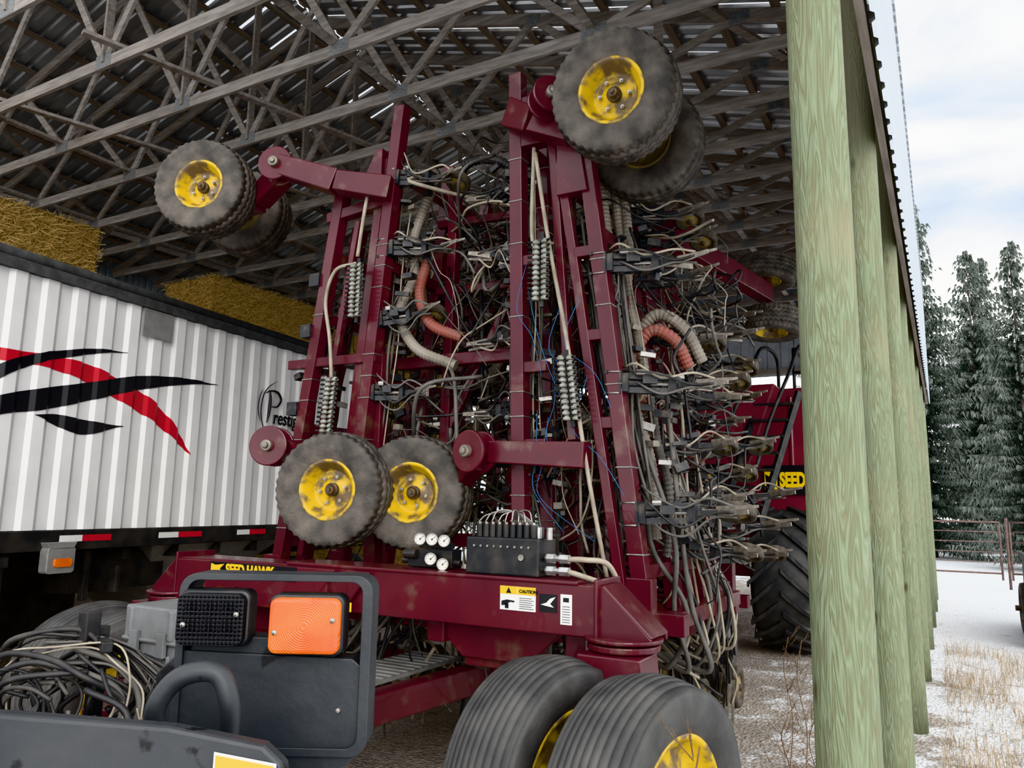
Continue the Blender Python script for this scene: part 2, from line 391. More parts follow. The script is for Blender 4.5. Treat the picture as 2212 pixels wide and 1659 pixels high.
for k in range(8):
    y=2.88+2.12*k; b=MB(); rr=random.Random(k)
    def fn(j,kk,r_,h): 
        a=2*math.pi*kk/36
        return r_*(1+.018*math.sin(2*a+j*.35+k)+.012*math.sin(5*a+j*.6)),h
    b.lathe([(.0001,0)]+[(.108-.0035*i*.4,i*.4) for i in range(16)]+[(.0001,6.0)],(0,0,0),(0,0,1),36,0,fn)
    me=b.mesh('timber_post',[m_post])
    mw=Matrix.Translation((-.33+rr.uniform(-.006,.006),y,0))@Matrix.Rotation(rr.uniform(0,6),4,'Z')
    o=link('timber_post',me,None,mw,0,'round green-treated timber post carrying the shed roof',None,'post','shed posts')
for k in range(4):
    b=MB(); b.lathe([(.0001,0),(.11,0),(.1,6.1),(.0001,6.1)],(0,0,0),(0,0,1),24)
    link('timber_post',b.mesh('timber_post',[m_post]),None,Matrix.Translation((XL+.14,2.88+4.24*k,0)),0,'round treated timber post against the far side wall',None,'post','shed posts')
TR=thing('roof_truss',(0,0,0),'weathered lumber roof truss with steel gusset plates','roof truss','roof trusses')
TH=.04
bn=[-.35,-2.67,-5.03,-7.4,-9.77,-12.13,-14.45]; tn=[-1.5,-3.85,-6.2,-7.4,-8.6,-10.95,-13.3]
CZ=6.2
b=MB(); b.box(((XL+XR)/2,0,CZ),(XR-XL,TH,.125)); b.obj('bottom_chord',m_wood,TR)
for sgn in (1,-1):
    b=MB(); x0=XR+.06 if sgn>0 else XL-.05
    a=V((x0,0,rz(x0))); c=V((XM,0,rz(XM))); b.beam(a,c,TH,.13,up=(0,0,1)); b.obj('rafter',m_wood,TR)
webs=[(1,0),(1,1),(2,1),(2,2),(3,2),(3,3),(3,4),(4,4),(4,5),(5,5),(5,6)]
for i,(bi,ti) in enumerate(webs):
    b=MB(); b.beam((bn[bi],0,CZ),(tn[ti],0,rz(tn[ti])),TH*.9,.085); b.obj('web',m_wood,TR)
for i in range(1,6):
    b=MB(); b.box((bn[i],0,CZ+.02),(.26,.046,.15)); b.obj('gusset_plate',m_plate,TR)
for i in range(0,7):
    b=MB(); b.box((tn[i],0,rz(tn[i])-.02),(.2,.046,.12)); b.obj('gusset_plate',m_plate,TR)
ys=[2.4+.96*k for k in range(17)]
for i,y in enumerate(ys):
    mw=Matrix.Translation((0,y,0))
    if i==0: TR.matrix_local=mw
    else: copy_tree(TR,mw)
pm=MB(); pm.box((0,0,0),(.085,Y1-Y0-.2,.04)); pme=pm.mesh('purlin',[m_wood_y])
for i in range(12):
    for sgn in (1,-1):
        x=XM+sgn*(.25+i*.6); 
        link('purlin',pme,None,Matrix.Translation((x,(Y0+Y1)/2,rz(x)+.09)),0,'weathered lumber purlin under the metal roof',None,'purlin','roof purlins')
for (p0,p1) in [((-2.7,2.4,6.28),(-2.7,17.8,6.28)),((-5.1,2.4,6.28),(-5.1,17.8,6.28)),((-9.8,2.4,6.28),(-9.8,17.8,6.28)),((-12.1,2.4,6.28),(-12.1,17.8,6.28)),
                ((-7.3,4,6.34),(-5.2,11,6.34)),((-9.6,4,6.34),(-7.6,10,6.34)),((-1,3,6.33),(-2.6,8,6.33)),((-7.45,3.0,8.1),(-7.45,8.4,6.42)),((-7.45,13,8.1),(-7.45,8.7,6.42)),
                ((-4,3,7.1),(-1.2,8,6.5)),((-4.2,10,7.1),(-1.2,15,6.5)),((-10.5,3.5,7.2),(-13,8,6.5))]:
    b=MB(); b.beam(p0,p1,.09,.04); b.obj('truss_brace',m_wood,cat='timber brace',label='long weathered board bracing the roof trusses',group='truss braces')

# ---------------------------------------------------------------- straw bales
def bale_mesh(sd):
    rr=random.Random(sd); b=MB(); lx,ly,lz=1.18,2.34,.86; nx,ny,nz=12,24,10
    def face(fn,nu,nv):
        vs=[];fs=[]
        for i in range(nu+1):
            for j in range(nv+1):
                p,nn=fn(i/nu-.5,j/nv-.5); edge=min(i,nu-i,j,nv-j)
                vs.append(p+nn*(rr.uniform(-.035,.012) if edge else -.02))
        for i in range(nu):
            for j in range(nv): q=i*(nv+1)+j; fs.append((q,q+nv+1,q+nv+2,q+1))
        b.add(vs,fs)
    for s_ in (1,-1):
        face(lambda u,v:(V((s_*lx/2,u*ly,v*lz)),V((s_,0,0))),ny,nz)
        face(lambda u,v:(V((u*lx,s_*ly/2,v*lz)),V((0,s_,0))),nx,nz)
        face(lambda u,v:(V((u*lx,v*ly,s_*lz/2)),V((0,0,s_))),nx,ny)
    for i in range(3200):
        t=rr.random()
        if t<.7: p=V((lx/2,rr.uniform(-1,1)*ly/2,rr.uniform(-1,1)*lz/2)); nn=V((1,0,0))
        elif t<.85: p=V((rr.uniform(-1,1)*lx/2,-ly/2,rr.uniform(-1,1)*lz/2)); nn=V((0,-1,0))
        else: p=V((lx/2-rr.uniform(0,.3),rr.uniform(-1,1)*ly/2,lz/2-.01)); nn=V((0,0,1))
        d=V((rr.gauss(0,1),rr.gauss(0,1),rr.gauss(0,.7))); d=(d-nn*d.dot(nn)*.5).normalized(); l=rr.uniform(.05,.16); q=p+nn*.015+d*l
        q.z=max(-.44,min(.47,q.z)); q.y=max(-1.215,min(1.2,q.y))
        sd_=d.cross(nn)
        if sd_.length<.01: continue
        sd_.normalize(); sd_*=.0035
        b.add([p+nn*.01-sd_,p+nn*.01+sd_,q+nn*.005+sd_,q+nn*.005-sd_],[(0,1,2,3)],1)
    return b.mesh('straw_bale',[m_straw,m_strand])
bms=[bale_mesh(1),bale_mesh(2)]
bi=0
for (yc,top) in ((2.45,5.42),(4.89,5.42),(9.1,5.28),(11.55,5.22),(14.0,5.2)):
    hz=top/6
    for k in range(6):
        mw=Matrix.Translation((-10.6+R.uniform(-.05,.05),yc,hz*(k+.5)))@Matrix.Diagonal((1,1,hz/.9*.985,1))
        link('straw_bale',bms[bi%2],None,mw,0,'large rectangular straw bale in a high stack',None,'straw bale','stacked straw bales'); bi+=1

# ---------------------------------------------------------------- grain trailer
P0=V((-6.59,3.17,0)); TD=V((-.125,.992,0)).normalized(); TN=V((TD.y,-TD.x,0))
def T(s,off,z): return P0+TD*s+TN*off+V((0,0,z))
GT=thing('grain_trailer',T(1,-1.3,0),'white corrugated grain trailer with red and black stripes','trailer')
DEP=.026
def tp(s,pitch=.29,dep=DEP):
    u=(s%pitch)/pitch
    if u<.36: return 0
    if u<.5: return dep*(u-.36)/.14
    if u<.86: return dep
    return dep*(1-(u-.86)/.14)
S0,S1,Zb,Zt=-5.0,5.7,1.42,3.58
ss=[]; k=math.floor(S0/.29)
while k*.29<S1:
    for u in (0,.36,.5,.86):
        q=k*.29+u*.29
        if S0<=q<=S1: ss.append(q)
    k+=1
ss.append(S1)
b=MB(); vs=[]
for q in ss: vs+=[T(q,tp(q)-DEP,Zb),T(q,tp(q)-DEP,Zt)]
b.add(vs,[(2*i,2*i+2,2*i+3,2*i+1) for i in range(len(ss)-1)])
b.add([T(S0,-.05,Zb),T(S1,-.05,Zb),T(S1,-2.55,Zb),T(S0,-2.55,Zb),T(S0,-.05,Zt),T(S1,-.05,Zt),T(S1,-2.55,Zt),T(S0,-2.55,Zt)],[(0,3,2,1),(1,2,6,5),(2,3,7,6),(3,0,4,7)])
b.obj('trailer_box',m_white,GT)
RT=Matrix(((TN.x,TD.x,0),(TN.y,TD.y,0),(0,0,1)))
b=MB(); b.box(T((S0+S1)/2,0,Zt+.03),(.07,S1-S0,.09),RT); b.tube([T(S0,-.03,Zt+.12),T(S1,-.03,Zt+.12)],.055,12)
b.obj('tarp_roll',m_greytrim,GT,label='dark grey rolled tarp and top rail')
b=MB(); prs=cr([T(S0,-.05,Zt+.1),T(S0,-1.3,Zt+.2),T(S0,-2.5,Zt+.1)],6); vs=[]
for p in prs: vs+=[p,p+TD*(S1-S0)]
b.add(vs,[(2*i,2*i+1,2*i+3,2*i+2) for i in range(len(prs)-1)]); b.obj('tarp',m_greytrim,GT,label='dark grey roll tarp cover')
b=MB(); b.box(T((S0+S1)/2,-.03,1.33),(.1,S1-S0,.17),RT); b.obj('bottom_rail',m_darkrail,GT,bevel=.008)
b=MB()
for off in (-.75,-1.8): b.box(T((S0+S1)/2,off,1.12),(.12,S1-S0,.22),RT)
for q in [S0+.6*i for i in range(18)]: b.box(T(q,-1.3,1.18),(2.4,.08,.12),RT)
b.box(T(.3,-.5,.85),(.5,.06,.7),RT); b.box(T(-.3,-.3,.75),(.1,.5,.8),RT)
b.box(T(-1.0,-.9,.72),(.5,3.6,.85),RT); b.box(T(1.3,-1.5,.62),(.3,1.6,.8),RT)  # dark boxes added to keep the space under the trailer dark
b.box(T(1.7,-.45,1.0),(.3,1.1,.35),RT); b.box(T(1.2,-.15,1.0),(.06,.06,.45),RT); b.box(T(1.5,-.12,.95),(.1,.05,.25),RT)
b.obj('chassis',m_darkrail,GT,bevel=.006)
for c_,w_ in ((2.9,1.0),(-2.4,1.0)):
    b=MB()
    top=[T(c_-w_,-.1,1.25),T(c_+w_,-.1,1.25),T(c_+w_,-2.4,1.25),T(c_-w_,-2.4,1.25)]
    bot=[T(c_-.3,-.9,.5),T(c_+.3,-.9,.5),T(c_+.3,-1.6,.5),T(c_-.3,-1.6,.5)]
    b.add(top+bot,[(0,1,5,4),(1,2,6,5),(2,3,7,6),(3,0,4,7),(4,5,6,7)]); b.obj('hopper',m_alu,GT,bevel=.01)
b=MB(); b.box(T(-.05,.0,.72),(.02,.75,.85),RT); b.box(T(-.05,.0,1.17),(.05,.8,.08),RT); b.obj('mud_flap',m_darkrail,GT,bevel=.004)
b=MB(); b.prism(rrect(-.13,-.11,.13,.11,.03),T(.75,.06,1.17),TD,(0,0,1),.1); b.prism([(-.11,.1),(.11,.1),(.14,.16),(-.14,.16)],T(.75,.05,1.16),TD,(0,0,1),.12); lo=b.obj('marker_light',m_alu,GT,bevel=.006)
b=MB(); b.prism(rrect(-.08,-.035,.08,.035,.02),T(.76,.118,1.15),TD,(0,0,1),.02); b.obj('lens',m_amber,lo)
for a0,a1,mm in ((-.2,.17,m_dred),(.78,1.0,m_dwht),(1.0,1.3,m_dred),(1.85,2.1,m_dwht),(2.1,2.42,m_dred),(2.95,3.15,m_dwht),(3.15,3.42,m_dred),(4.0,4.3,m_dwht),(4.3,4.6,m_dred)):
    b=MB(); b.box(T((a0+a1)/2,.0215,1.345),(.003,a1-a0,.055),RT); b.obj('reflective_tape',mm,GT,label='red reflective tape' if mm is m_dred else 'white reflective tape')
b=MB(); b.box(T(1.62,.012,3.42),(.015,.36,.28),RT); b.obj('patch_plate',m_alu,GT)
def sw(table,mat,extra=0,name='stripe_decal'):
    tb=[((y-3.17)/.992,u,l) for y,u,l in table]
    a,c=tb[0][0],tb[-1][0]; n=int((c-a)/.006); vs=[]
    def cub(q,ix):
        for i in range(len(tb)-1):
            if tb[i][0]<=q<=tb[i+1][0]+1e-6:
                t=(q-tb[i][0])/(tb[i+1][0]-tb[i][0])
                p0=tb[max(i-1,0)][ix];p1=tb[i][ix];p2=tb[i+1][ix];p3=tb[min(i+2,len(tb)-1)][ix]
                return .5*((2*p1)+(-p0+p2)*t+(2*p0-5*p1+4*p2-p3)*t*t+(-p0+3*p1-3*p2+p3)*t**3)
        return tb[-1][ix]
    for i in range(n+1):
        q=a+(c-a)*i/n; o=tp(q)-DEP+.004+extra
        u,l=cub(q,1),cub(q,2)
        if l>u: l=u
        vs+=[T(q,o,u),T(q,o,l)]
    b=MB(); b.add(vs,[(2*i,2*i+1,2*i+3,2*i+2) for i in range(n)]); b.obj(name,mat,GT)
sw([(2.4,2.95,2.87),(3.28,2.895,2.793),(3.67,2.91,2.80),(4.11,2.89,2.72),(4.62,2.75,2.55),(4.84,2.65,2.46),(5.08,2.48,2.33),(5.25,2.31,2.23),(5.35,2.165,2.16)],m_dred)
sw([(2.4,2.3,2.1),(3.28,2.498,2.335),(3.67,2.62,2.43),(4.11,2.74,2.57),(4.62,2.88,2.74),(5.195,2.95,2.88),(5.65,2.95,2.945)],m_dblack,.003)
sw([(2.6,2.5,2.3),(3.28,2.76,2.63),(3.5,2.87,2.77),(3.67,2.94,2.86),(4.11,3.05,3.0),(4.46,3.08,3.075)],m_dblack,.003)
sw([(3.61,2.385,2.38),(3.80,2.41,2.32),(3.95,2.40,2.27),(4.11,2.39,2.26),(4.3,2.38,2.31),(4.49,2.375,2.37)],m_dblack,.003)
def stroke(pts,r):
    b=MB(); P=cr([T((y-3.17)/.992,.012,z) for y,z in pts],8); b.tube(P,r,6); b.obj('ornate_letter_stroke',m_dblack,GT)
stroke([(6.50,3.0),(6.51,2.9),(6.50,2.75),(6.47,2.62)],lambda t:.005+.014*math.sin(t*3.1))
stroke([(6.42,2.97),(6.52,3.01),(6.64,3.0),(6.70,2.92),(6.64,2.83),(6.54,2.82)],lambda t:.004+.011*math.sin(t*3.1))
stroke([(6.62,3.14),(6.47,3.05),(6.38,2.92),(6.36,2.72),(6.42,2.54),(6.45,2.45)],lambda t:.002+.006*math.sin(t*3.1))
stroke([(6.36,3.0),(6.32,2.9),(6.31,2.75),(6.36,2.62)],lambda t:.002+.005*math.sin(t*3.1))
text('restige',.24,T((6.58-3.17)/.992,.008,2.62),TD,(0,0,1),m_dblack,GT,bold=.015,shear=.12,xs=.85)

# ---------------------------------------------------------------- wheels
def tire_mesh(name,Ro,Rr,w,ribs,groove,mat,zig=0,seg=96,shoulder=0,crown=.01,gf=.12):
    h=Ro-Rr; pr=[]
    side=[(Rr-.01,-w*.36),(Rr+.01,-w*.41),(Rr+.25*h,-w*.48),(Rr+.5*h,-w*.5),(Rr+.72*h,-w*.49),(Ro-.14*h,-w*.465)]
    pr+=[(a,c,0) for a,c in side]
    tw=w*.90; st=tw/ribs
    for i in range(ribs):
        z0=-tw/2+i*st; z1=z0+st; g=st*gf
        for z,gr in ((z0+g*.2,0 if i==0 else 1),(z0+g,0),(z1-g,0),(z1-g*.2,0 if i==ribs-1 else 1)):
            pr.append((Ro-crown*(2*z/tw)**2-(groove if gr else 0),z,2 if (i in (0,ribs-1)) else 1))
    pr+=[(a,-c,0) for a,c in side[::-1]]
    def fn(j,k,r_,z):
        t=pr[j][2]
        if t==1 and zig: z=z+zig*(1 if (k//2)%2 else -1)
        if t==2 and shoulder and (k//2)%2: r_-=shoulder
        if j in (5,len(pr)-6) and shoulder and (k//2)%2: r_-=shoulder
        return r_,z
    b=MB(); b.lathe([(a,c) for a,c,_ in pr],seg=seg,fn=fn)
    return b.mesh(name,[mat])
def rim_mesh(Rr,w,zd,mat,seg=48):
    b=MB(); z=w*.40
    b.lathe([(Rr-.005,z-.02),(Rr+.016,z),(Rr+.012,z+.008),(Rr-.006,z+.004),(Rr-.014,z-.02),(Rr-.035,z-.05),(Rr-.045,zd+.02),(Rr-.06,zd),(Rr*.62,zd+.012),(Rr*.5,zd-.005),(Rr*.42,zd+.01),(.001,zd+.01)],seg=seg)
    b.lathe([(Rr-.06,zd-.01),(Rr-.04,-z+.05),(Rr-.012,-z+.02),(Rr+.012,-z),(Rr-.005,-z-.004)],seg=seg,mi=1)
    b.lathe([(.001,zd-.012),(Rr-.06,zd-.012)],seg=seg,mi=1)
    return b.mesh('rim',[mat,m_mud if mat is m_yel else mat])
def hub_mesh(rh,zd,l,bolts,rb):
    b=MB(); b.lathe([(.001,zd-.25),(rh*.9,zd-.25),(rh*.9,zd),(rh,zd+.01),(rh,zd+l*.5),(rh*.75,zd+l*.6),(rh*.62,zd+l),(.001,zd+l)],seg=20,sm=False)
    b.lathe([(.001,zd+l),(rh*.3,zd+l),(rh*.3,zd+l+.015),(.001,zd+l+.015)],seg=6,sm=False,mi=0)
    for i in range(bolts):
        a=2*math.pi*i/bolts; o=(math.cos(a)*rb,math.sin(a)*rb,zd+.005)
        b.lathe([(.0125,0),(.0125,.016),(.007,.016),(.007,.028),(.0001,.028)],o,seg=6,mi=1,sm=False)
    return b.mesh('hub',[m_hub,m_bolt])
G_t=tire_mesh('tire',.385,.185,.31,5,.016,m_tire,zig=.009,seg=160,shoulder=.008,crown=.022,gf=.16)
G_r=rim_mesh(.185,.31,.02,m_yel); G_h=hub_mesh(.045,.03,.07,6,.09)
C_t=tire_mesh('tire',.52,.31,.35,9,.011,m_tireg,seg=96,crown=.04,gf=.1)
C_r=rim_mesh(.31,.35,.06,m_yel); C_h=hub_mesh(.07,.07,.09,8,.15)
T_t=tire_mesh('tire',.5,.29,.28,5,.012,m_tireblk,seg=64); T_r=rim_mesh(.29,.28,.06,m_alu); T_h=hub_mesh(.08,.07,.1,10,.14)
def wheel(name,parent,loc,n,kit,label=None,sc=1,spin=0):
    mw=W[parent].inverted()@axmat(loc,n,sc=sc)@Matrix.Rotation(spin,4,'Z')
    e_=link(name,None,parent,mw,0,label)
    for nm,me in zip(('tire','rim','hub'),kit): link(nm,me,e_)
    return e_
for q in (4.4,5.45,-3.3,-4.4):
    wheel('trailer_wheel',GT,T(q,-.25,.5),TN,(T_t,T_r,T_h))

# ---------------------------------------------------------------- SEEDER
SD=thing('air_seeder',(-3.0,5.5,0),'maroon folding air seeder with raised wings and yellow-rimmed wheels','air seeder')
b=MB()
b.box((-2.95,3.55,1.21),(3.0,.25,.24))
b.box((-3.75,3.54,1.195),(1.3,.29,.25))
b.box((-2.5,3.55,1.335),(1.9,.27,.02))
for sx,x in ((1,-1.45),(-1,-4.42)):
    poly=[(0,.0),(0,.24),(sx*.03,.24),(sx*.26,.02),(sx*.26,-.01),(0,-.01)]
    if sx<0: poly=poly[::-1]
    for yy_ in (3.44,3.66): b.prism(poly,(x,yy_,1.09),(1,0,0),(0,0,1),.02)
    b.beam((x+sx*.02,3.55,1.33),(x+sx*.26,3.55,1.11),.015,.24,up=(0,1,0))
    b.box((x,3.55,1.22),(.02,.30,.28))
    b.cyl((x+sx*.1,3.5,1.045),(x+sx*.1,3.5,1.075),.17,32)
    b.cyl((x+sx*.1,3.5,1.085),(x+sx*.1,3.5,1.105),.185,32)
for x in (-2.1,-3.9):
    b.prism([(-.45,.12),(.45,.12),(.2,-.1),(-.2,-.1)],(x,3.6,1.0),(1,0,0),(0,0,1),.03)
    b.prism([(-.2,.1),(.2,.1),(.2,-.1),(-.2,-.1)],(x,3.72,.95),(1,0,0),(0,0,1),.2)
for x in (-2.95,-3.2): b.prism([(0,0),(.16,0),(0,-.2)],(x,3.4,1.32),(1,0,0),(0,0,1),.02)
for x in (-4.35,-3.6,-2.45,-1.62): b.box((x,5.1,1.02),(.11,3.1,.11))
for y in (4.3,5.0,5.6,6.2,6.6): b.box((-3.0,y,.95),(3.1,.1,.1))
for x in (-4.45,-1.55):
    for y in (4.3,5.0,5.6,6.2): b.beam((x,y,.95),(x,y,1.3),.16,.1)
b.box((-3.6,4.4,1.9),(.1,.1,1.8)); b.box((-2.45,4.9,1.9),(.1,.1,1.8))
for z in (1.45,2.1,2.75): b.box((-3.0,4.62,z),(1.2,.09,.09))
for x,y,zt_ in ((-3.25,4.75,4.2),(-2.72,4.85,4.0),(-2.95,5.5,4.3),(-2.1,5.3,3.8),(-2.55,5.9,4.2)): b.beam((x,y,1.0),(x+.04,y,zt_),.08,.08,up=(0,1,0))
for z in (3.35,3.9): b.beam((-3.4,4.8,z),(-2.4,4.9,z),.06,.06)
b.beam((-3.25,4.75,2.2),(-2.72,4.85,3.3),.06,.06); b.beam((-2.95,5.5,2.4),(-2.1,5.3,3.6),.07,.07)
b.beam((-3.0,6.6,.95),(-3.0,7.6,.9),.25,.2)
b.obj('main_frame',m_red,SD,bevel=.007)
b=MB()
b.beam((-2.62,4.6,.62),(-2.9,1.5,.62),.12,.16); b.beam((-3.5,4.6,.62),(-3.15,1.5,.62),.12,.16)
b.beam((-2.9,1.5,.62),(-3.0,.4,.58),.14,.18); b.beam((-3.15,1.5,.62),(-3.05,.4,.58),.14,.18)
b.beam((-2.62,4.4,1.0),(-2.62,4.45,.6),.12,.12); b.beam((-3.6,3.62,1.1),(-3.5,3.65,.6),.12,.12)
b.box((-3.05,2.3,.66),(.6,.1,.1))
b.beam((-2.74,3.05,.7),(-2.74,3.05,1.0),.03,.03); b.beam((-3.02,1.0,.55),(-3.02,1.0,.0),.09,.09); b.box((-3.02,1.0,.012),(.28,.28,.024))
b.beam((-3.9,3.4,1.12),(-3.3,2.2,.72),.12,.14)
b.obj('tongue',m_red,SD,bevel=.006)
b=MB(); b.box((-2.98,3.4,.715),(.38,1.9,.02)); 
for i in range(26): b.box((-2.98,2.48+i*.073,.728),(.34,.014,.006))
b.obj('step_plate',m_alu,SD)
for sx,px in ((1,-1.30),(-1,-4.50)):
    b=MB(); 
    b.prism([(-.15,.0),(.15,.0),(.17,-.2),(.09,-.28),(-.09,-.28),(-.17,-.2)],(px-.05,3.42,1.04),(1,0,0),(0,0,1),.24)
    b.beam((px-.03,3.4,.82),(px-.03,3.2,.5),.12,.22,w1=.09,h1=.18)
    b.beam((px-.03,3.2,.55),(px-.03,3.08,.45),.09,.2)
    b.cyl((px-.3,3.1,.52),(px+.26,3.05,.52),.05,16)
    b.obj('caster_fork',m_red,SD,bevel=.008)
    wheel('caster_wheel',SD,(px+.23,3.03,.525),(.98,-.2,0),(C_t,C_r,C_h),'wide ribbed grey tire on yellow rim')
    wheel('caster_wheel',SD,(px-.27,3.16,.525),(.98,-.2,0),(C_t,C_r,C_h),'wide ribbed grey tire on yellow rim',spin=.4)
for px in (-4.1,-1.95):
    wheel('rear_wheel',SD,(px,7.1,.525),(1,0,0),(C_t,C_r,C_h))
b=MB(); b.beam((-4.1,7.1,.525),(-1.95,7.1,.525),.1,.1); b.beam((-3,6.6,.9),(-3,7.1,.5),.15,.15); b.obj('axle',m_red,SD)
# --- wings
wings={'L1':((-4.42,1.15),(-3.97,4.08)),'L2':((-3.72,1.5),(-3.42,4.68)),'A':((-2.33,1.25),(-2.42,4.66)),'B':((-1.52,1.08),(-1.89,3.92))}
def wp(k,z):
    (xb,zb),(xt,zt)=wings[k]; return xb+(xt-xb)*(z-zb)/(zt-zb)
ranks={'L1':(4.3,4.55,5.0,5.6,6.2),'L2':(4.3,5.0,5.6,6.2),'A':(4.3,4.7,5.1,5.6,6.2),'B':(4.3,4.85,5.05,5.4,5.85)}
for k,((xb,zb),(xt,zt)) in wings.items():
    b=MB(); ye=ranks[k][-1]
    for i,y in enumerate(ranks[k]):
        top=zt-(0 if i==0 else .2 if i<2 else .3)
        b.beam((wp(k,zb),y,zb),(wp(k,top),y,top),.095,.095,up=(0,1,0))
    for z in (zb+.25,zb+1.1,zb+1.95,zt-.5): b.beam((wp(k,z),4.3,z),(wp(k,z),ye,z),.08,.08)
    for z in (zb+.7,zb+1.5): b.beam((wp(k,z),5.0,z),(wp(k,z+.6),5.5,z+.6),.06,.06)
    for y in ranks[k][:3]:
        z=zb+.35
        while z<zt-.5:
            b.box((wp(k,z),y,z),(.108,.108,.01),mi=1); z+=R.choice((.16,.3,.5))
    if k=='L2':
        b.beam((-3.84,4.33,1.5),(-3.58,4.33,4.3),.075,.075,up=(0,1,0)); b.beam((-3.72,4.4,1.6),(-3.5,4.4,4.15),.05,.05,up=(0,1,0))
        b.prism([(.0,0),(.18,0),(.18,.36),(.12,.36),(.0,.14)],(-3.74,4.3,4.0),(1,0,0),(0,0,1),.1)
    if k=='L1':
        b.beam((-4.42,4.3,2.75),(-3.55,4.3,2.75),.07,.07); b.beam((-4.1,4.3,3.9),(-3.5,4.3,3.95),.08,.08)
        b.beam((-4.22,4.33,1.3),(-3.82,4.33,3.85),.05,.05,up=(0,1,0))
        b.beam((-4.42,4.34,1.2),(-4.38,4.34,.95),.14,.14)
    if k=='A':
        for z in (3.3,2.58,2.08): b.beam((-2.38,4.3,z),(-2.16,4.3,z),.07,.07)
        b.beam((-2.14,4.3,4.1),(-1.98,4.3,2.1),.055,.055,up=(0,1,0))
        b.prism([(0,-.2),(.2,-.2),(.2,.02),(.1,.16),(0,.16)],(-2.36,4.3,4.3),(1,0,0),(0,0,1),.1)
    if k=='B':
        b.beam((-2.06,4.3,3.8),(-1.66,4.28,1.25),.06,.06,up=(0,1,0))
        for z in (3.3,2.75,2.2): b.beam((wp('B',z)-.16,4.3,z),(wp('B',z),4.3,z),.07,.07)
        b.prism([(-.08,-.16),(.14,-.16),(.08,.2),(-.08,.2)],(-2.0,4.28,3.85),(1,0,0),(0,0,1),.1)
        b.beam((-1.42,4.5,1.05),(-1.42,5.95,1.05),.1,.1); b.beam((-1.55,4.35,1.05),(-1.3,4.35,1.05),.1,.12)
        b.beam((-1.88,5.0,3.72),(-1.6,5.2,3.64),.13,.16); b.beam((-1.62,5.15,3.64),(-1.33,7.15,3.68),.13,.16)
        b.prism([(-.2,-.25),(.3,-.05),(.3,.1),(-.2,.12)],(-1.72,5.1,3.68),(1,0,0),(0,0,1),.12)
    b.obj('wing_frame',[m_red,m_bolt],SD,bevel=.006)
def arm(pts,w_,h_,disc=None,dn=(0,-1,0),dr=.14):
    b=MB()
    for p,q in zip(pts[:-1],pts[1:]): b.beam(p,q,w_,h_,h1=h_*.85)
    if disc:
        d=V(disc); n_=V(dn).normalized()
        for o_ in (-.07,.05): b.cyl(d+n_*o_,d+n_*(o_+.025),dr,32)
        b.cyl(d-n_*.09,d+n_*.11,.04,20,1); b.cyl(d+n_*.11,d+n_*.13,.025,6,1)
    b.obj('gauge_wheel_arm',[m_red,m_rust],SD,bevel=.008)
arm([(-3.45,4.25,4.0),(-3.85,4.1,4.08),(-4.38,3.98,4.28)],.15,.18,(-4.36,3.98,4.27),(.35,-.93,0),.135)
arm([(-4.4,4.06,4.25),(-4.7,4.12,4.12),(-5.15,4.16,4.13)],.14,.2)
arm([(-2.42,4.25,4.35),(-2.2,4.15,4.2),(-1.95,4.2,4.08),(-1.6,4.35,4.10)],.15,.2,(-2.04,4.02,4.25),(.7,-.7,0),.12)
arm([(-4.3,4.25,2.0),(-4.05,4.0,2.06),(-3.8,3.95,1.9),(-3.4,4.1,1.78)],.13,.17,(-4.12,3.88,2.08),(.35,-.93,0),.14)
arm([(-1.85,4.22,2.0),(-2.5,4.2,2.03)],.14,.16,(-2.58,4.12,2.03),(-.2,-.97,0),.135)
arm([(-2.6,4.15,1.98),(-2.85,4.3,1.8),(-3.1,4.35,1.78)],.12,.15)
GK=(G_t,G_r,G_h); gl='worn dusty tire on muddy yellow rim'
wheel('gauge_wheel',SD,(-1.56,3.98,4.11),(.1,-.98,-.12),GK,gl)
wheel('gauge_wheel',SD,(-1.60,4.62,4.10),(-.1,.98,.12),GK,gl,spin=.3)
wheel('gauge_wheel',SD,(-4.97,3.82,4.13),(.38,-.92,0),GK,gl,spin=.5)
wheel('gauge_wheel',SD,(-5.28,4.50,4.22),(-.38,.92,0),GK,gl,spin=.2)
wheel('gauge_wheel',SD,(-3.53,3.90,1.78),(.28,-.96,-.02),GK,gl,spin=.15)
wheel('gauge_wheel',SD,(-3.09,4.2,1.77),(.28,-.96,0),GK,gl,spin=.8)
wheel('gauge_wheel',SD,(-1.31,7.25,3.42),(-.05,-.12,-1),GK,gl,sc=.74)
wheel('gauge_wheel',SD,(-1.35,7.25,3.92),(-.05,-.12,-1),GK,gl,sc=.74)
b=MB(); b.cyl((-1.31,7.25,3.38),(-1.35,7.25,3.96),.03); b.obj('axle',m_red,SD)
b=MB(); b.cyl((-1.56,4.0,4.11),(-1.60,4.65,4.10),.05,16); b.obj('axle',m_red,SD)
b=MB(); b.cyl((-4.97,3.8,4.13),(-5.28,4.5,4.22),.05,16); b.obj('axle',m_red,SD)
b=MB(); b.cyl((-3.53,3.9,1.78),(-3.3,4.4,1.78),.05); b.obj('axle',m_red,SD)

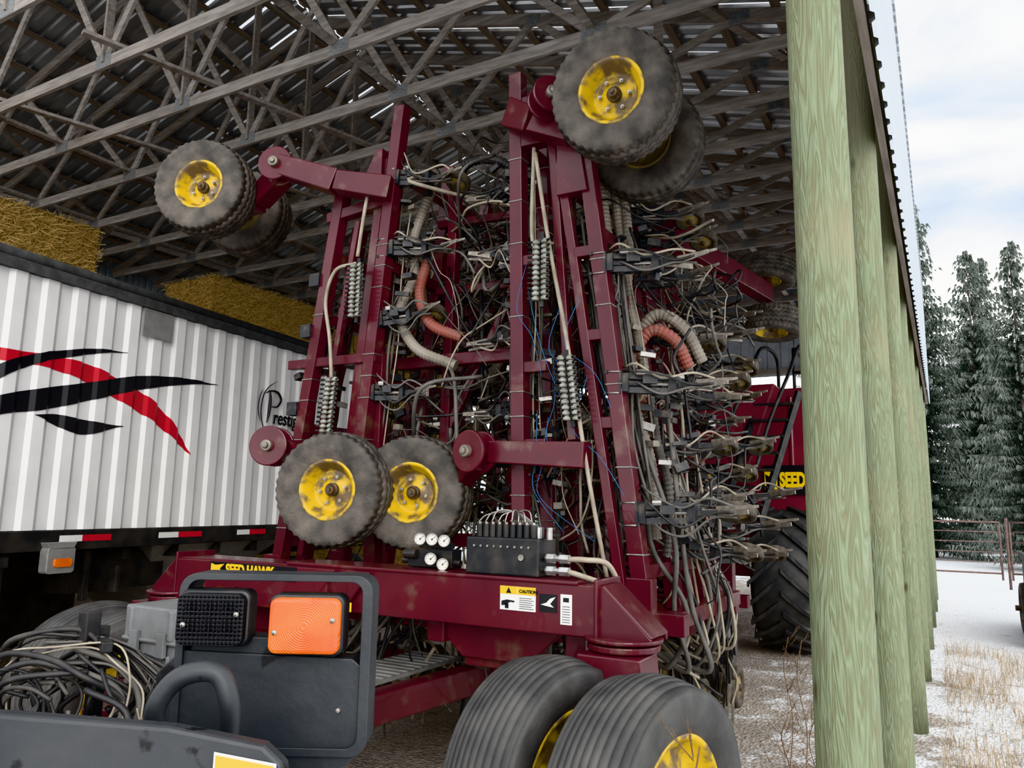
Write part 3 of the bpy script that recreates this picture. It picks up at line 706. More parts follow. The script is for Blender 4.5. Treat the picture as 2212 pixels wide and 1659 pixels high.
# --- openers
def opener_mesh(v):
    b=MB()
    b.box((.065,0,0),(.02,.15,.14)); b.box((.1,-.05,.0),(.07,.02,.11)); b.box((.1,.06,0),(.07,.02,.11))
    for z in (.042,-.042):
        b.beam((.09,-.03,z),(.46,.12,z),.01,.035,up=(0,0,1)); b.beam((.09,.05,z),(.44,.2,z),.01,.035,up=(0,0,1))
    b.box((.47,.16,0),(.07,.13,.1)); b.cyl((.1,0,0),(.28,.09,0),.022,10); b.cyl((.28,.09,0),(.42,.14,0),.010,8,mi=3)
    b.beam((.46,.17,0),(.66,.2,0),.04,.03,mi=0)
    b.beam((.64,.2,.0),(.95,.06,.0),.016,.045,mi=2,h1=.025); b.beam((.64,.22,.02),(1.0,.16,.03),.012,.035,mi=2,h1=.015)
    b.beam((.52,.2,0),(.72,.40,.0),.02,.04,mi=2)
    b.box((.3,.02,.02),(.12,.05,.05),Matrix.Rotation(.4,3,'Z')); b.cyl((.2,-.04,.06),(.27,-.02,.06),.018,8,3)
    for z in (.065,-.065): 
        b.tube([(.06,-.075,z),(-.06,-.075,z)],.005,6,mi=3); b.tube([(.06,.075,z),(-.06,.075,z)],.005,6,mi=3)
    b.box((-.065,0,.065),(.02,.17,.02)); b.box((-.065,0,-.065),(.02,.17,.02))
    rr=random.Random(v)
    for y,z,c in ((.02,.03,1 if v!=1 else 5),(.06,-.03,5),(-.01,0,4)):
        b.tube(cr([(.82,.12+y,z),(.62,.10+y+rr.uniform(-.06,.06),z*1.5+rr.uniform(-.05,.05)),(.4,.02+y+rr.uniform(-.08,.05),z*2.2+rr.uniform(-.08,.09)),(.2,-.05+y,z*2+.03+rr.uniform(-.04,.08)),(.04,.06+y,z+.08+.06*v)],5),.008,6,mi=c)
    return b.mesh('opener',[m_opn,m_tan,m_rust,m_bolt,m_hblk,m_hgry])
OPS=[opener_mesh(0),opener_mesh(1),opener_mesh(2)]
b=MB(); b.lathe([(.10,-.022),(.135,-.032),(.16,-.028),(.166,-.014),(.166,.014),(.16,.028),(.135,.032),(.10,.022)],seg=28,close=True)
b.lathe([(.001,-.025),(.06,-.025),(.09,-.01),(.102,-.018),(.102,.018),(.09,.01),(.06,.025),(.001,.025)],seg=20,mi=1); b.lathe([(.001,-.04),(.03,-.04),(.03,.04),(.001,.04)],seg=10,mi=2)
PK=b.mesh('packer_wheel',[m_pack,M('dusty_yellow_hub',(.3,.23,.09),(.15,.12,.085),14,.4,.6,rough=.6),m_hub])
pkm=Matrix.Translation((.74,.40,0))@Matrix.Rotation(math.radians(-14),4,'X')
def opener(x,y,z,mode,tilt=0,sc=.78,pk=True):
    rot={'R':Matrix(),'L':Matrix.Rotation(math.pi,4,'Y'),'D':Matrix.Rotation(math.pi/2,4,'Y')}[mode]
    mw=W[SD].inverted()@Matrix.Translation((x,y,z))@rot@Matrix.Rotation(tilt,4,'Y')@Matrix.Rotation(R.uniform(-.18,.15) if mode!='D' else 0,4,'Z')@Matrix.Diagonal((sc,sc,1,1))
    o=link('opener',OPS[R.randrange(3)],SD,mw)
    if pk: link('packer_wheel',PK,o,pkm if mode!='D' else Matrix.Translation((.74,.45,0)))
for z in (1.66,2.44,3.2): opener(wp('B',z),4.3,z,'R',R.uniform(-.05,.05),.7,pk=z<2)
opener(wp('B',3.66),4.7,3.66,'R',-.05,.62); opener(wp('B',3.62),5.0,3.58,'R',-.02,.6)
for i,y in enumerate((4.85,5.4,5.85)):
    for j in range(6):
        z=1.40+.36*j+(.15*i)%.3+R.uniform(-.06,.06)
        if z<3.3: opener(wp('B',z),y,z,'R',R.uniform(-.16,.16),R.uniform(.52,.72),pk=(j+i)%2==0)
for i,y in enumerate((4.3,5.0,5.6,6.2)):
    for j in range(5):
        z=1.95+.54*j-(.17*i)%.4
        opener(wp('L2',z),y,z,'R',R.uniform(-.16,.16),R.uniform(.5,.68),pk=(j+i)%2==0)
        z=1.8+.54*j+(.21*i)%.4
        if (y>4.5 or j>0) and z<4.3: opener(wp('A',z),y+(.1 if y<4.5 else 0),z,'L',R.uniform(-.16,.16),R.uniform(.48,.64),pk=(j+i)%2==1)
for y in (5.0,5.6,6.2,6.6):
    for j in range(5):
        opener(-4.3+.62*j+(.2*y)%.25,y,.985,'D',0,.98)
for z in (3.4,2.4,3.0):
    b=MB(); b.box((wp('L1',z)-.09,4.3,z),(.1,.14,.1)); b.beam((wp('L1',z)-.1,4.3,z),(wp('L1',z)-.26,4.4,z+.03),.05,.05); b.obj('opener_bracket',m_opn,SD)

# --- hoses
def hose(pts,r_,mat,rib=0,seg=8,n=8,pitch=.03,name='hose'):
    b=MB(); b.tube(cr(pts,n),r_,seg,0,rib,pitch); b.obj(name,mat,SD)
hose([(-3.35,4.6,4.1),(-3.42,4.5,3.7),(-3.40,4.5,3.4),(-3.46,4.42,3.1),(-3.3,4.42,2.82),(-3.0,4.5,2.68)],.042,m_rib,.14,12,name='ribbed_hose')
hose([(-3.30,4.52,3.5),(-3.33,4.48,3.25),(-3.2,4.45,3.0),(-2.95,4.5,2.88)],.042,m_ribr,.14,12,name='ribbed_hose')
hose([(-1.93,4.6,3.9),(-1.87,4.58,3.5),(-1.79,4.6,2.9),(-1.70,4.56,2.4),(-1.58,4.58,1.95),(-1.56,4.6,1.5)],.042,m_rib,.14,12,name='ribbed_hose')
hose([(-1.86,4.68,3.9),(-1.80,4.65,3.5),(-1.73,4.66,3.0),(-1.66,4.7,2.6),(-1.72,4.85,2.2)],.034,m_rib,.14,10,name='ribbed_hose')
hose([(-1.79,4.7,3.8),(-1.74,4.65,3.4),(-1.80,4.75,3.0),(-1.9,5.0,2.5)],.034,m_rib,.14,10,name='ribbed_hose')
hose([(-1.62,4.7,2.4),(-1.56,4.65,2.1),(-1.50,4.68,1.8),(-1.54,4.75,1.4)],.03,m_hgry,.14,10,name='ribbed_hose')
hose([(-1.68,4.75,2.3),(-1.74,4.7,2.62),(-1.62,4.7,2.84),(-1.47,4.75,2.78),(-1.40,4.85,2.6)],.042,m_ribr,.14,12,name='ribbed_hose')
hose([(-1.74,4.85,2.3),(-1.78,4.8,2.72),(-1.62,4.8,2.97),(-1.44,4.85,2.88),(-1.34,4.95,2.65)],.042,m_rib,.14,12,name='ribbed_hose')
hose([(-3.3,5.3,2.0),(-3.1,5.0,2.4),(-2.9,5.1,2.9),(-2.7,5.3,2.5)],.04,m_rib,.14,10,name='ribbed_hose')
hose([(-3.3,5.5,4.3),(-3.0,5.3,4.25),(-2.75,5.3,4.05),(-2.6,5.4,3.6)],.04,m_rib,.14,10,name='ribbed_hose')
hose([(-3.35,4.9,4.2),(-3.1,4.75,4.35),(-2.8,4.8,4.3),(-2.6,4.9,4.0),(-2.55,5.0,3.5)],.04,m_hblk,.14,10,name='ribbed_hose')
hose([(-2.9,5.6,3.9),(-2.75,5.3,3.6),(-2.7,5.2,3.2),(-2.5,5.3,2.8)],.04,m_ribr,.14,10,name='ribbed_hose')
hose([(-2.6,4.8,3.3),(-2.45,4.6,2.9),(-2.3,4.8,2.5),(-2.1,5.0,2.2)],.034,m_rib,.14,10,name='ribbed_hose')
hose([(-2.3,5.2,4.0),(-2.1,5.0,3.5),(-2.2,5.1,3.0),(-2.0,5.2,2.4),(-2.05,5.2,1.6)],.034,m_rib,.14,10,name='ribbed_hose')
hose([(-2.22,4.2,4.0),(-2.12,4.2,3.4),(-1.98,4.2,2.7),(-1.84,4.2,1.9),(-1.72,4.2,1.3)],.014,m_tan)
hose([(-2.24,4.22,4.05),(-2.25,4.22,3.5),(-2.22,4.22,3.3)],.014,m_tan)
hose([(-3.6,4.18,4.1),(-3.65,4.18,3.8),(-3.69,4.18,3.5)],.014,m_tan)
hose([(-3.7,4.18,3.45),(-3.9,4.18,3.42),(-3.98,4.18,3.2),(-3.92,4.18,2.9),(-3.88,4.18,2.6)],.014,m_tan)
mats_=[m_hblk,m_hblk,m_hgry,m_hgry,m_hgry,m_tan]
for i in range(38):
    y=R.uniform(4.5,6.0); x0=R.uniform(-3.45,-2.9); z0=R.uniform(1.5,4.4); x1=R.uniform(-2.9,-2.3); z1=z0+R.uniform(-.9,.5)
    y1=y+R.uniform(-.7,.7)
    m1=V((x0+R.uniform(-.1,.3),y+R.uniform(-.3,.2),z0-R.uniform(.1,.6))); m2=V((x1+R.uniform(-.3,.1),y1+R.uniform(-.3,.2),z1-R.uniform(.1,.5)))
    hose([(x0,y,z0),m1,m2,(x1,max(4.4,y1),max(1.3,z1))],R.choice((.009,.012,.015)),R.choice(mats_),n=7,seg=6)
for i in range(8):
    x0=R.uniform(-2.3,-1.8); z0=R.uniform(2.2,3.4)
    hose([(x0,4.24,z0),(x0+R.uniform(-.1,.1),4.22,z0-.3),(x0+R.uniform(-.05,.2),4.22,z0-.5),(x0+R.uniform(0,.3),4.26,z0-.75)],.0022,m_blue,n=6,seg=5,name='air_line')
for i in range(16):
    y=R.uniform(4.4,5.6); x=R.uniform(-1.62,-1.4); 
    hose([(x-.05,y,R.uniform(1.8,2.4)),(x+R.uniform(-.05,.12),y,1.5),(x+R.uniform(.05,.2),y+.1,1.1),(x+R.uniform(.0,.15),y+.15,.75),(x-.25,y+.3,R.uniform(.75,.9))],R.choice((.009,.012,.016)),R.choice((m_hgry,m_hgry,m_hblk,m_tan)),n=7,seg=7)
for i in range(14):
    x=R.uniform(-3.6,-1.9); y=R.uniform(3.9,4.6)
    hose([(x,y,1.2),(x+.1,y-.05,.95),(x+R.uniform(-.2,.3),y-.1,R.uniform(.6,.8)),(x+R.uniform(.1,.5),y,.9),(x+.4,y+.1,1.25)],R.choice((.012,.018)),R.choice((m_hgry,m_hblk,m_tan)),n=7,seg=7)
b=MB(); rr=random.Random(99)
def loose(x0,x1,y0,y1,z0,z1,span,n_,cols,rad=(.006,.009,.012)):
    for i in range(n_):
        p=V((rr.uniform(x0,x1),rr.uniform(y0,y1),rr.uniform(z0,z1))); pts=[p]
        d=V((rr.gauss(0,1),rr.gauss(0,.6),rr.gauss(-.2,.8))).normalized()
        for k in range(4):
            d=(d+V((rr.gauss(0,.5),rr.gauss(0,.35),rr.gauss(-.05,.45)))).normalized(); p=p+d*span*rr.uniform(.6,1.2)
            p=V((min(max(p.x,x0-.1),x1+.1),min(max(p.y,y0-.05),y1+.2),min(max(p.z,z0-.3),z1+.1))); pts.append(p)
        b.tube(cr(pts,5),rr.choice(rad),5,rr.choice(cols))
loose(-3.5,-2.3,4.5,6.1,1.4,4.4,.28,300,(0,0,1,1,1,2),(.004,.007,.01))
loose(-1.9,-1.3,4.5,5.8,1.4,3.6,.18,150,(0,0,1,1,2),(.004,.007,.01))
loose(-2.3,-1.8,4.4,5.8,1.4,3.9,.22,110,(0,0,1,1,2),(.004,.007,.01))
loose(-4.15,-3.6,4.5,6.0,1.5,3.9,.2,110,(0,0,1,1,2),(.004,.007,.01))
loose(-4.3,-1.6,3.8,6.2,.55,1.15,.22,120,(0,0,1,2))
# near-vertical supply lines clipped along the uprights
for k,n_ in (('L2',16),('A',16),('B',14),('L1',8)):
    for i in range(n_):
        y=rr.choice((4.4,4.46,4.62,5.1,5.3)); sx=rr.uniform(-.13,.13); z0=rr.uniform(1.4,2.4); z1=rr.uniform(3.0,4.2 if k in('L2','A') else 3.6)
        b.tube(cr([(wp(k,z0+(z1-z0)*t)+sx+rr.uniform(-.02,.02),y+rr.uniform(-.02,.02),z0+(z1-z0)*t) for t in (0,.25,.5,.75,1)],4),rr.choice((.006,.008,.011)),6,rr.choice((0,1,1,2)))
for i in range(380):
    k=rr.choice(('L2','A','L2','A','B','L1')); z=rr.uniform(1.5,4.2 if k in('L2','A') else 3.5); y=rr.choice((4.42,4.5,5.0,5.6)) if k!='B' else rr.choice((4.5,4.85,5.4)); sx=rr.choice((-1,1)) if k!='B' else 1
    b.box((wp(k,z)+sx*rr.uniform(.05,.22 if k!='B' else .3),y+rr.uniform(-.08,.1),z),(rr.uniform(.02,.12),rr.uniform(.02,.08),rr.uniform(.015,.05)),Matrix.Rotation(rr.uniform(-.4,.4),3,'Y')@Matrix.Rotation(rr.uniform(-.6,.6),3,'Z'),rr.choice((3,3,3,3,4,5)))
b.obj('hose_tangle',[m_hblk,m_hgry,m_tan,m_opn,m_bolt,m_rust],SD,kind='stuff',label='dense tangle of black, grey and tan hoses and fittings')
def manifold(x,y,z0,z1,tilt=0):
    b=MB(); n_=int((z1-z0)/.034); 
    for i in range(n_):
        z=z0+.034*i+.01
        for dx in (-.035,.03):
            xx=x+dx+tilt*(z-z0)
            b.lathe([(.001,0),(.024,0),(.026,.008),(.026,.018),(.015,.022),(.015,.03),(.001,.03)],(xx,y-.03,z),(0,0,1),12,0)
            b.cyl((xx,y-.03,z+.012),(xx+(.045 if dx>0 else -.045),y-.06,z+.012),.008,6,1)
    b.beam((x,y,z0-.03),(x+tilt*(z1-z0),y,z1+.03),.03,.03,up=(0,1,0),mi=1)
    b.obj('metering_manifold',[m_mani,m_blk],SD)
manifold(-3.68,4.2,3.03,3.46); manifold(-3.90,4.2,2.12,2.62,.08); manifold(-2.165,4.22,2.98,3.42); manifold(-1.93,4.2,2.2,2.62,-.12)
VX=.09
b=MB(); b.box((-2.08+VX,3.55,1.44),(.43,.2,.19)); b.obj('valve_block',m_blk,SD,bevel=.01)
b=MB(); 
for i in range(9):
    x=-2.24+.04*i+VX; b.cyl((x,3.5,1.53),(x,3.5,1.60),.018,12,0); b.cyl((x,3.58,1.53),(x,3.58,1.59),.018,12,0)
    b.cyl((x,3.5,1.60),(x,3.5,1.612),.009,8,1)
    b.cyl((x,3.452,1.49),(x,3.442,1.49),.006,8,1)
for i in range(9): 
    b.tube(cr([(-2.25+.04*i+VX,3.5,1.61),(-2.2+.03*i+VX,3.52,1.65+.01*(i%3)),(-2.05+VX,3.56,1.66),(-1.95-.02*i+VX,3.6,1.59)],5),.004,5,1)
b.cyl((-1.96+VX,3.448,1.44),(-1.96+VX,3.438,1.44),.016,12,1)
b.obj('solenoid_valves',[m_blk,m_bolt],SD)
for z in (1.38,1.44):
    b=MB(); b.cyl((-1.86+VX,3.52,z),(-1.76+VX,3.5,z),.017,8); b.cyl((-1.77+VX,3.5,z),(-1.72+VX,3.5,z),.024,6); b.cyl((-1.84+VX,3.5,z),(-1.8+VX,3.5,z),.025,6); b.obj('hydraulic_fitting',m_galv,SD)
for x in (-1.9,-1.84):
    b=MB(); b.cyl((x+VX,3.52,1.53),(x+VX,3.52,1.59),.016,8); b.obj('hydraulic_fitting',m_galv,SD)
hose([(-1.73+VX,3.5,1.44),(-1.64+VX,3.52,1.44),(-1.56+VX,3.6,1.42),(-1.54+VX,3.72,1.3)],.014,m_tan); hose([(-1.73+VX,3.5,1.38),(-1.68+VX,3.5,1.37),(-1.6+VX,3.55,1.34)],.014,m_tan)
b=MB(); b.box((-2.52,3.62,1.40),(.3,.1,.1)); b.cyl((-2.72,3.6,1.38),(-2.33,3.6,1.38),.02,8); b.cyl((-2.5,3.6,1.44),(-2.5,3.6,1.52),.014,8)
b.box((-2.48,3.6,1.47),(.2,.03,.03)); b.cyl((-2.68,3.56,1.42),(-2.6,3.56,1.42),.028,12); b.obj('gauge_manifold',m_blk,SD,bevel=.004)
for x,z in ((-2.55,1.505),(-2.47,1.505),(-2.39,1.50),(-2.475,1.40),(-2.395,1.375)):
    n_=V((.35,-.93,.1)).normalized(); o_=V((x,3.52,z)); b=MB()
    b.lathe([(.001,-.03),(.031,-.03),(.033,0),(.034,.006),(.028,.006),(.028,.0)],o_,n_,24); b.lathe([(.028,.001),(.0005,.001)],o_,n_,24,1)
    b.cyl(o_+n_*.003,o_+n_*.005,.005,8,2); x_,y_,z__=frame_from(n_); b.beam(o_+n_*.004-x_*.004,o_+n_*.004+x_*.018+y_*.016,.003,.002,mi=2)
    for k in range(7):
        a=math.radians(-40+k*43); p=o_+n_*.002+x_*math.cos(a)*.022+y_*math.sin(a)*.022; b.box(p,(.003,.002,.003),mi=2)
    b.obj('pressure_gauge',[m_bolt,m_gface,m_blk],SD)
def decal(x0,x1,z0,z1,mat,y,name='warning_decal'):
    b=MB(); b.box(((x0+x1)/2,y,(z0+z1)/2),(x1-x0,.003,z1-z0)); return b.obj(name,mat,SD)
fy=3.4235
decal(-1.975,-1.775,1.185,1.30,m_dwht,fy); decal(-1.975,-1.88,1.262,1.30,m_dyel,fy-.002); decal(-1.876,-1.775,1.262,1.30,m_dyel,fy-.002)
text('CAUTION',.022,(-1.865,fy-.005,1.272),(1,0,0),(0,0,1),m_dblack,SD,bold=.03)
b=MB(); b.prism([(0,0),(.03,0),(.015,.028)],(-1.94,fy-.004,1.267),(1,0,0),(0,0,1),.002); b.obj('warning_symbol',m_dblack,SD)
b=MB(); b.prism([(0,0),(.025,.005),(.05,.02),(.07,.018),(.075,.026),(.03,.03),(0,.022)],(-1.965,fy-.004,1.205),(1,0,0),(0,0,1),.002); b.prism([(.02,-.012),(.04,-.012),(.04,.01),(.02,.01)],(-1.965,fy-.004,1.205),(1,0,0),(0,0,1),.002); b.obj('warning_symbol',m_dblack,SD)
for i in range(6): decal(-1.865,-1.785-.01*(i%2),1.195+.01*i,1.198+.01*i,m_greytrim,fy-.002,'fine_print')
decal(-1.755,-1.66,1.19,1.275,m_dblack,fy)
b=MB(); b.prism([(0,.01),(.03,.02),(.05,.04),(.08,.05),(.05,.015),(.07,0),(.03,.005)],(-1.745,fy-.003,1.215),(1,0,0),(0,0,1),.002); b.obj('warning_symbol',m_dwht,SD)
decal(-1.64,-1.58,1.14,1.28,m_dwht,fy)
b=MB(); b.box((-1.61,fy-.003,1.255),(.03,.002,.02)); b.obj('warning_symbol',m_dblack,SD)
for i in range(7): decal(-1.63,-1.59,1.15+.012*i,1.153+.012*i,m_greytrim,fy-.002,'fine_print')
decal(-3.1,-2.9,1.10,1.15,m_dyel,3.38)
decal(-4.08,-3.34,1.232,1.316,m_dblack,3.392,'brand_plate')
text('SEED HAWK',.086,(-3.93,3.387,1.247),(1,0,0),(0,0,1),m_dyel,SD,bold=.04,xs=.86)
b=MB(); b.prism([(0,0),(.05,.02),(.11,.0),(.08,.03),(.12,.06),(.04,.05),(0,.06)],(-4.065,3.387,1.246),(1,0,0),(0,0,1),.002); b.obj('bird_emblem',m_dyel,SD)
text('Mi',.08,(-4.22,3.387,1.14),(1,0,0),(0,0,1),m_dyel,SD,shear=.4)

# ---------------------------------------------------------------- hose bundle + case on the tongue
HB=thing('hydraulic_hose_bundle',(-2.95,1.9,.7),'coiled black and grey hydraulic hoses hung on a hitch stand','hydraulic hoses')
b=MB(); b.beam((-2.95,1.95,.7),(-2.95,1.95,1.2),.05,.05); b.box((-2.95,1.9,1.18),(.06,.06,.16)); b.beam((-2.95,1.95,1.15),(-2.75,1.85,1.15),.04,.04); b.obj('hose_stand',m_blk,HB,bevel=.005)
for i in range(46):
    r1=R.uniform(.14,.34); cx=-2.93+R.uniform(-.14,.12); cz=.93+R.uniform(-.08,.05); cy=1.85+R.uniform(-.25,.2); ph=R.uniform(0,6)
    pts=[]
    for k in range(R.choice((6,8,11))):
        a=ph+k*.6; rj=r1*R.uniform(.9,1.08); pts.append((cx+math.cos(a)*rj*.9,cy+math.cos(a)*rj*.4+R.uniform(-.05,.05),cz+math.sin(a)*rj*.68))
    b=MB(); b.tube(cr(pts,6),R.choice((.004,.006,.008,.012)),7); b.obj('hose',R.choice((m_hblk,m_hblk,m_hblk,m_hblk,m_hgry,m_hgry,m_tan)),HB)
for i in range(16):
    x=-2.9+R.uniform(-.1,.1); b=MB()
    b.tube(cr([(x,1.9,1.17),(x+.12,1.95,1.12),(x+.3+R.uniform(-.05,.05),2.0,.98+R.uniform(-.05,.08)),(x+.2,1.9,.82),(x+.1,1.8,.70)],6),R.choice((.004,.006)),6); b.obj('cable',R.choice((m_hgry,m_hblk)),HB)
for i,cc in enumerate((m_hblk,m_hblk,M('green_band',(.03,.25,.12)),m_galv)):
    b=MB(); x=-2.72+.05*i; b.cyl((x-.1,1.75,.78),(x,1.75,.66),.02,10); b.cyl((x,1.75,.66),(x+.03,1.75,.62),.026,10); b.obj('coupler',cc,HB)
TB=thing('tool_case',(-3.0,2.35,.70),'grey moulded plastic equipment case on the tongue','equipment case')
b=MB(); b.box((-3.0,2.35,.9),(.34,.26,.4))
for dx in (-.12,-.04,.04,.12): b.box((-3.0+dx,2.215,.88),(.02,.02,.34))
b.obj('case_body',m_case,TB,bevel=.012)
b=MB(); b.box((-3.0,2.35,1.17),(.36,.28,.14)); b.box((-3.0,2.35,1.1),(.375,.295,.02))
for dx in (-.13,.13): b.box((-3.0+dx,2.21,1.17),(.03,.02,.13))
b.obj('case_lid',m_case,TB,bevel=.01)
for dx in (-.09,.09):
    b=MB(); b.box((-3.0+dx,2.2,1.09),(.05,.02,.1)); b.obj('case_latch',m_case,TB,bevel=.003)
b=MB(); b.tube([(-3.05,2.2,1.0),(-3.05,2.16,1.0),(-2.95,2.16,1.0),(-2.95,2.2,1.0)],.01,8); b.obj('case_handle',m_case,TB)
b=MB(); b.box((-3.0,2.35,.705),(.36,.3,.02)); b.obj('case_shelf',m_blk,TB)

# ---------------------------------------------------------------- warning-light bracket close to the camera
CRr=V((.871,.491,0)); CF=V((-.491,.871,0))
def F(x,y,z): return CRr*x+CF*y+V((0,0,z))
BK=thing('warning_light_bracket',F(-.45,1.4,0),'charcoal steel bracket with amber and black warning lights','warning light')
UP=V((0,0,1)); FN=-CF
b=MB()
b.ring(rrect(-.578,1.27,-.238,1.572,.03),rrect(-.564,1.284,-.256,1.560,.02),F(0,1.42,0),CRr,UP,.07)
b.obj('guard_frame',m_brk,BK,bevel=.0015)
b=MB(); b.prism([(-.61,1.25),(-.32,1.215),(-.25,1.275),(-.245,1.41),(-.27,1.43),(-.57,1.44),(-.61,1.40)],F(0,1.42,0),CRr,UP,.055)
b.prism([(-.56,1.43),(-.30,1.42),(-.305,1.46),(-.55,1.465)],F(0,1.425,0),CRr,UP,.05)
b.cyl(F(-.29,1.395,1.345),F(-.29,1.385,1.345),.005,6,1)
b.box(F(-.45,1.47,.64),(.1,.08,1.28)); b.box(F(-.45,1.47,.01),(.4,.4,.02))
b.obj('mounting_plate',[m_brk,m_bolt],BK,bevel=.008)
for x0,x1,z0,z1,mm,lab in ((-.572,-.448,1.45,1.545,m_dlens,'black lens'),(-.415,-.283,1.437,1.54,m_amber,'amber lens')):
    b=MB(); b.prism(rrect(x0,z0,x1,z1,.016),F(0,1.395,0),CRr,UP,.045); lo=b.obj('lamp_housing',m_blk,BK,bevel=.006)
    me=MB(); cx,cz=(x0+x1)/2,(z0+z1)/2
    hw,hh=(x1-x0)/2-.005,(z1-z0)/2-.005
    loc=F(cx,1.366,cz); mwl=W[lo].inverted()@Matrix(((CRr.x,0,FN.x,loc.x),(CRr.y,0,FN.y,loc.y),(0,1,0,loc.z),(0,0,0,1)))
    me.prism(rrect(-hw,-hh,hw,hh,.014),(0,0,0),(1,0,0),(0,1,0),.022)
    if mm is m_dlens:
        for i in range(11): me.box((-hw+.012+i*(2*hw-.024)/10,0,.0115),(.0022,2*hh-.02,.003))
        for i in range(8): me.box((0,-hh+.012+i*(2*hh-.024)/7,.0115),(2*hw-.02,.0022,.003))
    link('lens',me.mesh('lens',[mm]),lo,mwl,.007 if mm is m_amber else 0,lab)
    for sx in (-1,1):
        me=MB(); me.lathe([(.001,.004),(.004,.003),(.005,0)],(sx*(hw-.012),sx*(hh-.02)*.4,.012),(0,0,1),10)
        link('screw',me.mesh('screw',[m_bolt]),lo,mwl)
b=MB(); b.tube(cr([F(-.52,1.25,1.26),F(-.523,1.22,1.34),F(-.522,1.2,1.39),F(-.50,1.2,1.428),F(-.465,1.2,1.445),F(-.43,1.2,1.44),F(-.412,1.2,1.40),F(-.418,1.22,1.35),F(-.44,1.25,1.30),F(-.45,1.28,1.26)],6),.0155,14); b.obj('lifting_loop',m_brk,BK)
b=MB(); b.prism([(-1.3,1.42),(-.69,1.405),(-.46,1.392),(-.33,1.37),(-.30,1.345),(-.30,1.15),(-1.3,1.15)],F(0,1.12,0),CRr,UP,.03)
b.prism([(-1.3,1.10),(-.33,1.10),(-.33,1.4),(-1.3,1.4)],F(0,0,1.19),CRr,CF,.03)
b.box(F(-1.1,1.3,.6),(.1,.1,1.2)); b.box(F(-1.1,1.3,.01),(.3,.3,.02)); b.obj('support_beam',m_brk,BK,bevel=.006)
b=MB(); b.prism([(0,0),(.085,-.014),(.085,-.09),(0,-.09)],F(-.395,1.103,1.362),CRr,UP,.002); b.obj('warning_decal',m_dwht,BK)
b=MB(); b.prism([(.003,-.004),(.082,-.017),(.082,-.09),(.003,-.09)],F(-.395,1.1015,1.362),CRr,UP,.002); b.obj('warning_decal',m_dyel,BK)

# ---------------------------------------------------------------- air cart
AC=thing('air_cart',(-3.1,11.5,0),'maroon air cart tank with ladder and large lugged tires','air cart')
b=MB(); prof=[(-2.1,1.9),(-2.1,2.75),(-1.7,3.2),(1.7,3.2),(2.1,2.75),(2.1,1.9),(1.2,1.35),(-1.2,1.35)]
b.prism(prof,(-3.1,12.2,0),(1,0,0),(0,0,1),4.6)
b.prism([(-.5,0),(.5,0),(.9,1.2),(-.9,1.2)],(-2.6,9.7,2.0),(1,0,0),(0,0,1),.5)
b.box((-3.1,11.5,1.15),(1.2,6.0,.2)); b.box((-3.1,10.35,.95),(3.2,.25,.2)); b.beam((-3.1,9.2,1.1),(-3.1,7.7,.85),.25,.2)
for x in (-4.6,-3.6,-2.6,-1.6): b.box((x,9.885,2.5),(.05,.04,1.2))
b.obj('tank',m_cartred,AC,bevel=.03)
for x in (-3.9,-2.3): b=MB(); b.lathe([(.001,3.18),(.42,3.18),(.42,3.32),(.38,3.38),(.001,3.42)],(x,12,0),(0,0,1),28); b.obj('tank_lid',m_blk,AC)
for x0,x1 in ((-1.95,-.95),(-3.4,-2.3)):
    yv=0 if x0>-2 else -.43
    b=MB(); b.box(((x0+x1)/2,9.86+yv,2.06),(x1-x0,.03,.36)); b.obj('brand_plate',m_dblack,AC)
    text('SEED HAWK',.24,(x0+.2,9.84+yv,1.98),(1,0,0),(0,0,1),m_dyel,AC,bold=.05,xs=.56)
    b=MB(); b.prism(rrect(.02,-.12,.17,.14,.02),(x0,9.842+yv,2.05),(1,0,0),(0,0,1),.003); b.obj('emblem',m_dyel,AC)
    b=MB(); b.prism([(.04,-.05),(.1,-.02),(.15,-.07),(.13,.02),(.16,.09),(.08,.05),(.03,.08)],(x0,9.838+yv,2.05),(1,0,0),(0,0,1),.003); b.obj('bird_emblem',m_dblack,AC)
b=MB()
for x in (-2.15,-1.7): b.beam((x-.15,9.0,1.5),(x+.25,9.6,3.1),.05,.08)
for i in range(8): t=i/8; b.beam((-2.3+.4*t,9.0+.6*t,1.55+1.6*t),(-1.85+.4*t,9.0+.6*t,1.55+1.6*t),.16,.03)
for x in (-2.15,-1.7): b.tube(cr([(x-.15,8.9,2.1),(x,9.05,2.7),(x+.2,9.3,3.3),(x+.3,9.5,3.65),(x+.35,10.2,3.65),(x+.35,10.3,3.2)],5),.022,8)
for x in (-1.55,-.95): b.tube([(x,9.95,3.0),(x,9.95,3.7),(x,11.5,3.7),(x,11.5,3.2)],.02,8)
b.tube([(-1.55,9.95,3.7),(-.95,9.95,3.7)],.02,8); b.tube([(-1.55,9.95,3.4),(-.95,9.95,3.4)],.02,8)
b.obj('ladder',m_blk,AC)
